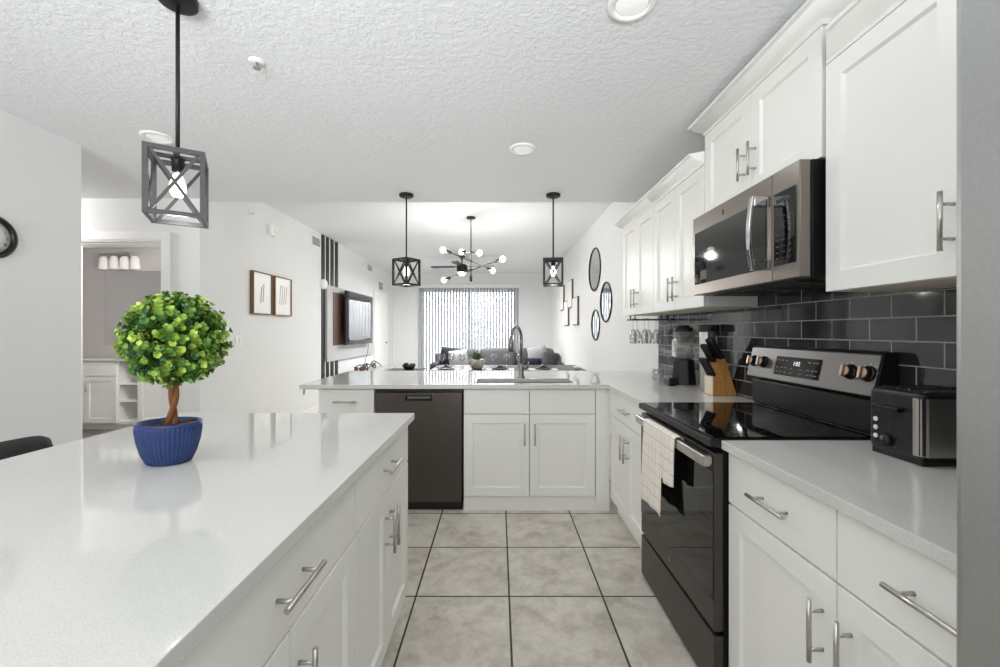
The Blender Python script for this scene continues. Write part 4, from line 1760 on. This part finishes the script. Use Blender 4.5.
# ================================================================== LIVING ROOM, TELEVISION WALL
def framed_print(y0, y1, z0, z1, label, kind):
    root = thing('framed_print', label, 'picture', (LX, (y0 + y1) / 2, (z0 + z1) / 2))
    F = fe(y0, z0)
    w, h, t = y1 - y0, z1 - z0, 0.013
    mb = MB(F)
    mb.box(0, t, 0, h, 0, 0.045)
    mb.box(w - t, w, 0, h, 0, 0.045)
    mb.box(t, w - t, 0, t, 0, 0.045)
    mb.box(t, w - t, h - t, h, 0, 0.045)
    mb.build('frame', 'frame_wood', root, bevel=0.002)
    mb = MB(F)
    mb.box(t, w - t, t, h - t, 0.004, 0.03)
    mb.build('print', 'paper', root)
    mb = MB(F)
    r = random.Random(kind)
    if kind == 1:
        cols = [(0.44, 0.28, 0.66, 0.013), (0.56, 0.30, 0.74, 0.013)]
    else:
        cols = [(0.34, 0.3, 0.78, 0.008), (0.46, 0.28, 0.8, 0.008), (0.58, 0.3, 0.76, 0.008), (0.7, 0.32, 0.78, 0.008)]
    for uf, va, vb, am in cols:
        n = 52
        pts = []
        for k in range(n):
            t_ = k / (n - 1)
            pts.append((w * (uf + 0.05 * (t_ - 0.5)) + am * math.sin(k * 1.9) * (0.5 + 0.5 * r.random()), h * (va + (vb - va) * t_) + am * 0.5 * math.cos(k * 1.9), 0.031))
        mb.tube(pts, 0.0022, 5)
    mb.build('script_lettering', 'ink', root)


framed_print(4.92, 5.335, 1.49, 2.00, 'framed script print with brown wooden frame, the one closer to the doorway', 1)
framed_print(5.40, 5.835, 1.49, 2.00, 'framed print of small script lines, the one closer to the television', 2)

root = thing('fire_strobe', 'small white fire alarm box high on the wall above the prints', 'alarm', (LX, 5.36, 2.56))
mb = MB(fe(5.28, 2.50))
mb.box(0, 0.17, 0, 0.13, 0, 0.05)
mb.build('housing', 'white_plastic', root, bevel=0.006)
mb = MB(fe(5.28, 2.50))
mb.box(0.09, 0.155, 0.03, 0.10, 0.05, 0.066)
mb.build('lens', 'white_plastic', root, bevel=0.008)
root = thing('sidewall_sprinkler', 'tiny chrome sprinkler sticking out of the wall near the ceiling soffit', 'sprinkler', (LX, 4.93, 2.66))
mb = MB(fe(4.93, 2.66))
mb.lathe([(0.0, 0.0), (0.035, 0.0), (0.032, 0.006), (0.01, 0.008), (0.009, 0.05), (0.016, 0.052), (0.016, 0.055), (0.0, 0.055)], n=18)
mb.build('head', 'white_plastic', root)


def vent(y0, y1, z0, z1, label):
    root = thing('air_vent', label, 'vent', (LX, (y0 + y1) / 2, (z0 + z1) / 2), 'air vents on the television wall')
    F = fe(y0, z0)
    w, h = y1 - y0, z1 - z0
    mb = MB(F)
    t = 0.03
    mb.box(0, w, 0, t, 0, 0.012)
    mb.box(0, w, h - t, h, 0, 0.012)
    mb.box(0, t, t, h - t, 0, 0.012)
    mb.box(w - t, w, t, h - t, 0, 0.012)
    mb.build('frame', 'white_plastic', root, bevel=0.002)
    mb = MB(F)
    mb.box(t, w - t, t, h - t, 0.0, 0.003)
    n = 9
    for k in range(n):
        v = t + (h - 2 * t) * (k + 0.5) / n
        mb.hexa([(t, v - 0.006, 0.003), (w - t, v - 0.006, 0.003), (w - t, v - 0.002, 0.003), (t, v - 0.002, 0.003)],
                [(t, v + 0.004, 0.011), (w - t, v + 0.004, 0.011), (w - t, v + 0.007, 0.011), (t, v + 0.007, 0.011)])
    mb.build('louvers', 'grey_plastic', root)


vent(6.52, 6.86, 2.61, 2.80, 'grey louvered air vent just before the black slats')
vent(9.28, 9.68, 2.61, 2.80, 'grey louvered air vent near the ceiling above the television')
vent(10.15, 10.6, 2.27, 2.52, 'grey louvered air vent above the white door')
mb = MB(fe(9.05, 2.72))
mb.lathe([(0.0, 0), (0.035, 0), (0.03, 0.03), (0.0, 0.034)], n=18)
tag(mb.build('wall_sensor', 'white_plastic'), 'tiny white sensor on the wall beside the farther vents', 'sensor')
mb = MB(fe(6.93, 2.06))
mb.lathe([(0.0, 0), (0.085, 0), (0.085, 0.05), (0.06, 0.075), (0.0, 0.08)], n=28, sx=0.85, sy=1.0)
tag(mb.build('wall_speaker', 'white_plastic'), 'round white device fixed beside the first black slat', 'speaker')

# feature panel with slats
root = thing('feature_panel', 'pale feature panel with black vertical slats and dark wood inset behind the television', 'wall panel', (LX, 8.3, 0))
for ya, yb in ((6.90, 7.02), (7.085, 7.20), (7.275, 7.40), (7.475, 7.60)):
    mb = MB()
    mb.box(LX + 0.0005, LX + 0.012, ya, yb, 0.0, CEIL2 - 0.002)
    tag(mb.build('slat', 'black_slat', root, bevel=0.002), 'black vertical slat')
mb = MB()
mb.box(LX + 0.0125, LX + 0.05, 7.03, 9.62, 0.77, 2.06)
mb.build('pale_board', 'light_panel', root, bevel=0.003)
mb = MB()
mb.box(LX + 0.0505, LX + 0.06, 7.26, 9.3, 1.04, 1.96)
mb.build('wood_inset', 'dark_wood', root, bevel=0.002)

root = thing('television', 'large flat television on the pale feature panel, reflecting the blinds', 'television', (-2.73, 8.35, 1.5))
mb = MB()
mb.box(-2.755, -2.725, 7.55, 9.14, 1.03, 2.02)
sc_ = mb.build('housing', 'black', root, bevel=0.004)
mb = MB()


def scr(s, t):
    return (-2.7235 + 0.012 * math.sin(s * 9.0) * 0.0, 7.562 + 1.566 * s, 1.045 + 0.963 * t)


mb.grid(scr, 10, 6)
mb.build('screen', 'tv', root, recalc=False, solid=0.001)
mb = MB()
mb.box(-2.839, -2.755, 8.2, 8.5, 1.4, 1.65)
mb.build('wall_mount', 'black_metal', root)
mb = MB()
mb.tube([(-2.74, 8.9, 1.03), (-2.76, 8.9, 0.85), (-2.79, 8.85, 0.7), (-2.8, 8.8, 0.505)], 0.006, 6)
mb.build('power_cord', 'dark_grey', root)

root = thing('media_console', 'low pale media console below the television', 'console', (-2.65, 8.6, 0))
mb = MB()
mb.box(-2.85, -2.45, 7.65, 9.6, 0.06, 0.46)
mb.build('body', 'light_panel', root, bevel=0.004)
mb = MB()
mb.box(-2.852, -2.44, 7.63, 9.62, 0.46, 0.50)
mb.build('top', 'light_panel', root, bevel=0.004)
for k in range(3):
    mb = MB()
    mb.box(-2.449, -2.435, 7.66 + k * 0.647, 8.29 + k * 0.647, 0.08, 0.45)
    mb.build('door', 'light_panel', root, bevel=0.003)

# twig and wire centrepiece
root = thing('twig_ornament', 'tangled silver wire ornament with brown knot on the media console', 'ornament', (-2.66, 8.5, 0.5))
rnd = random.Random(4)
mb = MB()
for k in range(9):
    y0 = 7.8 + 0.17 * k
    pts = []
    for i in range(9):
        s = i / 8
        pts.append((-2.66 + 0.08 * math.sin(k * 2 + s * 4), y0 + 0.3 * (s - 0.5), 0.515 + 0.13 * math.sin(PI * s) * rnd.uniform(0.6, 1.0)))
    mb.tube(pts, 0.011, 6)
mb.build('wires', 'grey_metal', root)
mb = MB()
mb.ball((-2.66, 8.25, 0.552), (0.06, 0.11, 0.05), 12, 8)
tag(mb.build('knot', 'bark', root), 'brown knot')

# ================================================================== RIGHT LIVING ROOM WALL


def oval_mirror(y, z, ry, rz, label):
    root = thing('oval_mirror', label, 'mirror', (WX, y, z), 'black-rimmed mirrors')
    F = FR((WX - 0.0005, y, z), (0, -1, 0), (0, 0, 1), (-1, 0, 0))
    n = 48
    mb = MB(F)
    mb.tube([(ry * math.cos(2 * PI * k / n), rz * math.sin(2 * PI * k / n), 0.010) for k in range(n)], 0.0095, 8, closed=True)
    mb.build('rim', 'black_metal', root)
    mb = MB(F)
    mb.lathe([(0.0, 0.0), (1.0, 0.0), (1.0, 0.006), (0.0, 0.0065)], n=n, sx=ry - 0.004, sy=rz - 0.004, smooth=False)
    mb.build('glass', 'mirror', root)


oval_mirror(6.16, 2.185, 0.36, 0.308, 'highest of three black-rimmed round mirrors, the largest one')
oval_mirror(5.51, 1.668, 0.285, 0.257, 'middle-sized black-rimmed mirror nearer the wall cabinets')
oval_mirror(6.10, 1.378, 0.245, 0.215, 'lowest and smallest of three black-rimmed round mirrors')

for y0, y1, z0, z1, lb in ((8.97, 9.44, 1.74, 2.27, 'slim pale canvas panel partly behind the pendant cage'),
                           (8.38, 8.88, 1.40, 1.90, 'slim pale canvas panel, lower one close to the back corner'),
                           (7.93, 8.36, 1.74, 2.27, 'slim pale canvas panel hung high, fully clear of the pendant cage'),
                           (7.36, 7.88, 1.40, 1.90, 'slim pale canvas panel nearest the round mirrors')):
    lb = lb.replace('nearest', 'hung beside')
    root = thing('canvas_panel', lb, 'wall art', (WX, (y0 + y1) / 2, (z0 + z1) / 2), 'four pale canvas panels')
    mb = MB()
    mb.box(WX - 0.034, WX - 0.0005, y0, y1, z0, z1)
    mb.build('edge_frame', 'canvas_edge', root, bevel=0.002)
    mb = MB()
    mb.box(WX - 0.037, WX - 0.0342, y0 + 0.012, y1 - 0.012, z0 + 0.012, z1 - 0.012)
    mb.build('canvas', 'napkin', root)

# ================================================================== BLINDS
root = thing('vertical_blind', 'white vertical blinds closed over the sliding glass door', 'blinds', (-0.81, YB - 0.06, 0))
mb = MB()
mb.box(-2.20, 0.58, YB - 0.11, YB - 0.002, 2.47, 2.56)
mb.build('valance', 'trim', root, bevel=0.004)
mb = MB()
nv = 33
pitch = 2.74 / nv
for k in range(nv):
    xc = -2.18 + pitch * (k + 0.5)
    a = math.radians(51)
    dx, dy = 0.0445 * math.cos(a), 0.0445 * math.sin(a)
    yc = YB - 0.058
    for i in range(4):
        s0, s1 = -1 + i * 0.5, -0.5 + i * 0.5
        b0, b1 = 0.006 * (1 - s0 * s0), 0.006 * (1 - s1 * s1)
        mb.f([mb.v((xc + dx * s0, yc + dy * s0 - b0, 0.03)), mb.v((xc + dx * s1, yc + dy * s1 - b1, 0.03)),
              mb.v((xc + dx * s1, yc + dy * s1 - b1, 2.47)), mb.v((xc + dx * s0, yc + dy * s0 - b0, 2.47))], True)
bmesh.ops.remove_doubles(mb.bm, verts=mb.bm.verts[:], dist=1e-5)
mb.build('vanes', 'vane', root, recalc=False)

# ================================================================== SOFA AND PILLOWS
root = thing('sofa', 'long grey sofa in front of the bright blinds', 'sofa', (0.0, 9.4, 0))
sx0, sx1, sy0, sy1 = -1.44, 1.385, 8.85, 9.8


def cushion(mb, x0, x1, y0, y1, z0, z1, sq=0.35):
    mb.ball(((x0 + x1) / 2, (y0 + y1) / 2, (z0 + z1) / 2), ((x1 - x0) / 2, (y1 - y0) / 2, (z1 - z0) / 2), 24, 12, sq)


mb = MB()
mb.box(sx0, sx1, sy0 + 0.02, sy1, 0.08, 0.30)
mb.box(sx0, sx1, sy1 - 0.2, sy1, 0.30, 0.78)
mb.build('base', 'sofa', root, bevel=0.03, seg=3)
for k in range(3):
    xa = sx0 + 0.135 + k * 0.853
    mb = MB()
    cushion(mb, xa, xa + 0.85, sy0, sy1 - 0.2, 0.30, 0.47)
    mb.build('seat_cushion', 'sofa', root)
    mb = MB()
    cushion(mb, xa - 0.0, xa + 0.85, sy1 - 0.42, sy1 - 0.15, 0.45, 0.91)
    mb.build('back_cushion', 'sofa', root)
for xa in (sx0, sx1 - 0.13):
    mb = MB()
    mb.box(xa, xa + 0.13, sy0, sy1 - 0.02, 0.08, 0.62)
    mb.build('arm', 'sofa_dark', root, bevel=0.05, seg=4)
for xx in (sx0 + 0.08, sx1 - 0.08):
    for yy in (sy0 + 0.1, sy1 - 0.1):
        mb = MB()
        mb.box(xx - 0.025, xx + 0.025, yy - 0.025, yy + 0.025, 0.0, 0.08)
        mb.build('leg', 'black', root)


def pillow(x, y, z, w, h, tilt, lean, m, label):
    T = Matrix.Translation((x, y, z)) @ Matrix.Rotation(lean, 4, 'X') @ Matrix.Rotation(tilt, 4, 'Y')
    mb = MB(T)
    nn = 14

    def fn(sgn):
        def g(s, t):
            a, b = 2 * s - 1, 2 * t - 1
            p = (1 - abs(a) ** 2.6) * (1 - abs(b) ** 2.6)
            k = 1 - 0.06 * (abs(a) * abs(b))
            kk = 1 - 0.10 * (1 - abs(a)) * (abs(b) > 0.99) - 0.0
            return (a * w / 2 * k * (1 - 0.05 * (1 - b * b)), sgn * 0.075 * max(0, p) ** 0.55, b * h / 2 * k * (1 - 0.05 * (1 - a * a)))
        return g
    mb.grid(fn(1), nn, nn)
    mb.grid(fn(-1), nn, nn)
    bmesh.ops.remove_doubles(mb.bm, verts=mb.bm.verts[:], dist=1e-4)
    tag(mb.build('throw_pillow', m), label, 'pillow', 'throw pillows on the sofa')


pillow(-1.05, 9.27, 0.715, 0.46, 0.44, 0.12, -0.1, 'navy', 'navy throw pillow at the sofa end beside the table glasses')
pillow(-0.86, 9.06, 0.69, 0.44, 0.40, -0.12, -0.12, 'pale_fabric', 'pale throw pillow leaning on the navy pillow at the sofa end')
pillow(0.86, 9.27, 0.73, 0.44, 0.46, -0.15, -0.1, 'pale_fabric', 'white patterned throw pillow by the corner end of the sofa')
pillow(0.72, 9.06, 0.60, 0.42, 0.23, 0.04, -0.1, 'navy', 'small navy lumbar pillow before the white patterned pillow')
pillow(1.09, 9.04, 0.665, 0.28, 0.36, 0.08, -0.1, 'sofa_dark', 'charcoal throw pillow against the sofa arm by the wall')

# low dark table with a black tray
root = thing('coffee_table', 'low dark table with thin top before the bare back wall', 'table', (-2.05, 9.3, 0))
mb = MB()
mb.box(-2.40, -1.66, 9.0, 9.6, 0.42, 0.445)
mb.build('top', 'table_dark', root, bevel=0.003)
for xx in (-2.36, -1.70):
    for yy in (9.05, 9.55):
        mb = MB()
        mb.box(xx - 0.02, xx + 0.02, yy - 0.02, yy + 0.02, 0.0, 0.42)
        mb.build('leg', 'black', root)
mb = MB()
mb.lathe([(0.0, 0), (0.09, 0), (0.12, 0.03), (0.16, 0.10), (0.14, 0.10), (0.10, 0.04), (0.0, 0.02)], (-1.97, 9.28, 0.446), 16, 1.0, 0.7)
mb.box(-2.07, -1.99, 9.22, 9.34, 0.55, 0.585)
mb.box(-1.93, -1.84, 9.22, 9.34, 0.55, 0.575)
tag(mb.build('black_bowl', 'black_metal'), 'black bowl on the low dark table', 'bowl')

# ================================================================== DINING TABLE
TZ = 0.748
TY0, TY1, TX0, TX1 = 5.78, 6.75, -0.96, 1.22
root = thing('dining_table', 'long dark dining table laid for a meal beyond the peninsula', 'table', (0.13, 6.26, 0))
mb = MB()
mb.box(TX0, TX1, TY0, TY1, TZ - 0.035, TZ)
mb.build('tabletop', 'table_dark', root, bevel=0.004)
for xx in (TX0 + 0.1, TX1 - 0.1):
    for yy in (TY0 + 0.1, TY1 - 0.1):
        mb = MB()
        mb.box(xx - 0.035, xx + 0.035, yy - 0.035, yy + 0.035, 0.0, TZ - 0.035)
        mb.build('leg', 'table_dark', root, bevel=0.004)


def at(px, Y, z=TZ):
    return ((px - CX) / FPX * Y, Y, z)


mb = MB()
mb.lathe(wineglass_profile(0.19, 0.05), (0, 0, 0), 20)
g0 = mb.build('wine_glass', 'thin_glass')
tag(g0, 'wine glass', 'glass', 'wine glasses on the dining table')
spots = [(442, 6.30, 0.0, 'wine glass standing at the table end under the navy pillow'),
         (451.5, 6.5, 0.0, 'wine glass second from the table end, before the pale pillow'),
         (462, 6.30, 0.0, 'wine glass on the table just beside the planter, on the television side'),
         (493.5, 6.30, 0.0, 'wine glass standing alone between the planter and the far plate'),
         (506.5, 6.40, 0.0, 'wine glass on the table under the faucet spray head'),
         (519.5, 6.3, 0.0, 'wine glass mostly hidden behind the faucet column')]
for k, (px, Y, dz, lb) in enumerate(spots):
    o = g0 if k == 0 else g0.copy()
    if k:
        COL.objects.link(o)
    o.location = at(px, Y, TZ + 0.006)
    o['label'] = lb


def setting(px, Y, lbl, dark=True):
    x, y, _ = at(px, Y)
    mb = MB()
    mb.box(x - 0.2, x + 0.2, y - 0.15, y + 0.15, TZ + 0.0005, TZ + 0.003)
    tag(mb.build('placemat', 'napkin'), 'pale placemat under the ' + lbl, 'placemat', 'placemats on the dining table')
    mb = MB()
    mb.lathe([(0.0, 0.0), (0.08, 0.0), (0.13, 0.016), (0.13, 0.02), (0.08, 0.006), (0.0, 0.005)], (x, y, TZ + 0.0035), 32)
    tag(mb.build('dinner_plate', 'plate'), lbl, 'plate', 'plates on the dining table')
    mb = MB()
    mb.prism([(x - 0.08, TZ + 0.026), (x + 0.08, TZ + 0.026), (x + 0.03, TZ + 0.05), (x, TZ + 0.075), (x - 0.04, TZ + 0.045)], y - 0.05, y + 0.05, 'y')
    tag(mb.build('folded_napkin', 'plate', None, bevel=0.006), 'grey folded napkin resting on the ' + lbl, 'napkin', 'napkins on the plates')


setting(446.5, 5.95, 'charcoal plate at the table end by the sofa pillows')
setting(500, 5.95, 'charcoal plate between planter and faucet')
setting(543, 5.95, 'charcoal plate beyond the faucet, near the corner wall')

# planter with a spiky plant in the middle
x, y, _ = at(477, 6.0)
root = thing('table_planter', 'grey ceramic planter with a spiky green plant in the middle of the dining table', 'plant', (x, y, TZ))
mb = MB()
mb.lathe([(0.0, 0), (0.06, 0), (0.085, 0.03), (0.10, 0.08), (0.098, 0.125), (0.085, 0.14), (0.078, 0.135), (0.0, 0.125)], (x, y, TZ + 0.0005), 24)
for s in (-1, 1):
    mb.ball((x + s * 0.095, y, TZ + 0.11), (0.028, 0.03, 0.032), 12, 8)
mb.build('pot', 'vase', root)
mb = MB()
rnd = random.Random(9)
for k in range(34):
    a = rnd.uniform(0, 2 * PI)
    el = rnd.uniform(0.55, 1.5)
    L = rnd.uniform(0.13, 0.22)
    d = Vector((math.cos(a) * math.cos(el), math.sin(a) * math.cos(el), math.sin(el)))
    s = d.cross(Vector((0, 0, 1))).normalized() * 0.012
    b = Vector((x + 0.02 * math.cos(a), y + 0.02 * math.sin(a), TZ + 0.125))
    v = [mb.v(b - s * 0.7), mb.v(b + s * 0.7), mb.v(b + d * L * 0.5 + s), mb.v(b + d * L * 0.5 - s), mb.v(b + d * L + Vector((0, 0, -0.02)))]
    mb.f([v[0], v[1], v[2], v[3]])
    mb.f([v[3], v[2], v[4]])
mb.build('leaves', 'green_leaf', root, recalc=False, solid=0.002)
x, y, _ = at(576.5, 5.95)
mb = MB()
mb.lathe([(0.0, 0), (0.025, 0), (0.04, 0.02), (0.045, 0.045), (0.042, 0.045), (0.036, 0.022), (0.0, 0.006)], (x, y, TZ + 0.0005), 20)
tag(mb.build('small_bowl', 'white_plastic'), 'small white bowl at the wall end of the dining table', 'bowl')

# ================================================================== CHANDELIER AND FAN
cxx, cyy = (471 - CX) / FPX * 5.9, 5.9
root = thing('branching_chandelier', 'black branching chandelier with globe bulbs above the dining table', 'chandelier', (cxx, cyy, CEIL2))
mb = MB()
mb.lathe([(0.0, -0.022), (0.055, -0.022), (0.063, -0.016), (0.063, -0.0005), (0.0, -0.0005)], (cxx, cyy, CEIL2), 28)
mb.build('canopy', 'black_metal', root)
zc = lambda py: CAMZ + (HY - py) / FPX * 5.9
mb = MB()
mb.tube([(cxx, cyy, zc(280)), (cxx, cyy, CEIL2 - 0.02)], 0.0075, 10)
mb.build('stem', 'black_metal', root)
px1 = 5.9 / FPX
arms = [((-8.0, 0.10, 3.0), (6.5, -0.10, -3.0), 252.3),
        ((-20.0, -0.12, 5.6), (16.5, 0.10, -5.2), 261),
        ((-25.0, 0.14, -6.2), (26.0, -0.14, 5.4), 269.6)]
bulbs = []
for A, B, py in arms:
    zz = zc(py)
    ends = [Vector((cxx + q[0] * px1, cyy + q[1] * 2, zz + q[2] * px1)) for q in (A, B)]
    mb = MB()
    mb.tube(ends, 0.008, 8)
    mb.ball((cxx, cyy, zz), (0.018, 0.018, 0.018), 10, 6)
    arm = mb.build('arm', 'black_metal', root)
    for e in ends:
        d = (e - Vector((cxx, cyy, zz))).normalized()
        mb = MB()
        mb.tube([e - d * 0.03, e + d * 0.06], 0.021, 12)
        mb.build('socket', 'black_metal', arm)
        mb = MB()
        bc = e + d * 0.098
        mb.ball(bc, 0.040, 18, 12)
        tag(mb.build('bulb', 'bulb', arm), 'glowing globe bulb')
        bulbs.append(bc)
mb = MB()
mb.tube([(cxx, cyy, zc(281.5)), (cxx, cyy, zc(276))], 0.02, 12)
mb.build('bottom_socket', 'black_metal', root)
for bc in bulbs:
    bulb_light('chandelier_bulb_light', (bc.x, bc.y, bc.z - 0.08), 15, 0.045)

fxx, fyy = (462 - CX) / FPX * 9.0, 9.0
fz = CAMZ + (HY - 268) / FPX * 9.0
root = thing('ceiling_fan', 'black ceiling fan with light bowl seen behind the chandelier', 'fan', (fxx, fyy, CEIL2))
mb = MB()
mb.lathe([(0.0, -0.05), (0.03, -0.05), (0.075, -0.01), (0.075, -0.0005), (0.0, -0.0005)], (fxx, fyy, CEIL2), 24)
mb.tube([(fxx, fyy, CEIL2 - 0.05), (fxx, fyy, fz + 0.07)], 0.013, 10)
mb.build('downrod', 'black_metal', root)
mb = MB()
mb.lathe([(0.0, -0.09), (0.09, -0.09), (0.115, -0.06), (0.115, 0.05), (0.08, 0.075), (0.0, 0.08)], (fxx, fyy, fz), 28)
mb.build('motor', 'black_metal', root)
mb = MB()
mb.lathe([(0.0, -0.17), (0.05, -0.16), (0.085, -0.125), (0.09, -0.092), (0.0, -0.091)], (fxx, fyy, fz), 24)
tag(mb.build('light_bowl', 'bulb', root), 'glowing white bowl')
fl = bpy.data.lights.new('fan_light', 'AREA')
fl.shape = 'DISK'
fl.size = 0.17
fl.energy = 175
flo = bpy.data.objects.new('fan_light', fl)
COL.objects.link(flo)
flo.location = (fxx, fyy, fz - 0.18)
for k in range(4):
    a = math.radians(172 + 90 * k)
    T = Matrix.Translation((fxx, fyy, fz + 0.03)) @ Matrix.Rotation(a, 4, 'Z') @ Matrix.Rotation(math.radians(8), 4, 'X')
    mb = MB(T)
    pts = [(0.11, -0.03), (0.2, -0.06), (0.66, -0.07), (0.68, -0.05), (0.68, 0.05), (0.66, 0.07), (0.2, 0.06), (0.11, 0.03)]
    mb.prism(pts, -0.004, 0.004, 'z')
    mb.build('blade', 'black_slat', root)

# ================================================================== BATHROOM BEYOND THE DOORWAY
vx0, vx1, vy, vtop = -5.95, -3.9, 5.45, 0.93
root = thing('bathroom_vanity', 'white bathroom vanity with open shelf niche seen through the doorway', 'vanity', ((vx0 + vx1) / 2, 5.55, 0))
F = face_s(vx0, vy)
n0 = (118 - CX) / FPX * vy - vx0
n1 = (136 - CX) / FPX * vy - vx0
mb = MB(F)
wv = vx1 - vx0
mb.box(0, n0, 0.08, vtop - 0.03, -0.40, -0.02)
mb.box(n1, wv, 0.08, vtop - 0.03, -0.40, -0.02)
mb.box(n0, n1, 0.08, vtop - 0.03, -0.40, -0.3)
mb.box(n0, n1, 0.08, 0.12, -0.3, -0.02)
mb.box(0, wv, 0.0, 0.08, -0.40, -0.07)
mb.build('body', 'cab', root)
for zz in (0.37, 0.59):
    mb = MB(F)
    mb.box(n0, n1, zz, zz + 0.02, -0.3, -0.02)
    mb.build('shelf', 'cab', root)
mb = MB(F)
mb.box(-0.0, wv, vtop - 0.03, vtop, -0.40, 0.02)
mb.build('counter', 'quartz', root, bevel=0.003)
edges = [(n0 - 0.86, n0 - 0.44, n0 - 0.49), (n0 - 0.44, n0 - 0.02, n0 - 0.39), (n1 + 0.02, n1 + 0.44, n1 + 0.38)]
for u0, u1, hu in edges:
    if u0 < 0:
        u0 = 0.01
    mb = MB(F)
    shaker(mb, u0 + 0.003, u1 - 0.003, 0.1, 0.70, 0.02)
    d = mb.build('door', 'cab', root)
    handle(F, hu, 0.56, 0.12, True, d)
    mb = MB(F)
    mb.box(u0 + 0.003, u1 - 0.003, 0.707, 0.89, -0.02, 0)
    mb.build('drawer_front', 'cab', root)
mb = MB()
mx0 = (104 - CX) / FPX * 5.83
mb.box(mx0, mx0 + 1.3, 5.848, 5.858, CAMZ - 14 * 5.85 / FPX, CAMZ + 60 * 5.85 / FPX)
tag(mb.build('bathroom_mirror', 'mirror', None), 'frameless mirror over the bathroom vanity', 'mirror')
root = thing('vanity_light', 'chrome vanity light with frosted glass shades above the bathroom mirror', 'wall lamp', ((119 - CX) / FPX * 5.8, 5.85, CAMZ + 76 * 5.8 / FPX))
lx0, lx1 = (100 - CX) / FPX * 5.8, (140 - CX) / FPX * 5.8
lz = CAMZ + 76 * 5.8 / FPX
mb = MB()
mb.box((lx0 + lx1) / 2 - 0.08, (lx0 + lx1) / 2 + 0.08, 5.83, 5.859, lz - 0.05, lz + 0.05)
mb.tube([(lx0, 5.80, lz + 0.01), (lx1, 5.80, lz + 0.01)], 0.012, 8)
mb.tube([((lx0 + lx1) / 2, 5.84, lz), ((lx0 + lx1) / 2, 5.80, lz + 0.01)], 0.015, 8)
mb.build('bar', 'chrome', root)
for k in range(4):
    xx = lx0 + 0.06 + (lx1 - lx0 - 0.12) * k / 3
    mb = MB()
    mb.lathe([(0.055, -0.20), (0.06, -0.19), (0.05, -0.06), (0.03, -0.02), (0.0, -0.015)], (xx, 5.79, lz), 20)
    mb.build('lamp_shade', 'frosted', root)
bulb_light('bathroom_fill_lamp', (-3.25, 4.45, 2.25), 80, 0.1)  # added lamp kept out of view, brightens the bathroom
bulb_light('hall_fill_lamp', (-4.2, 3.1, 2.36), 55, 0.1)  # unseen lamp added behind the partition to lighten the doorway wall
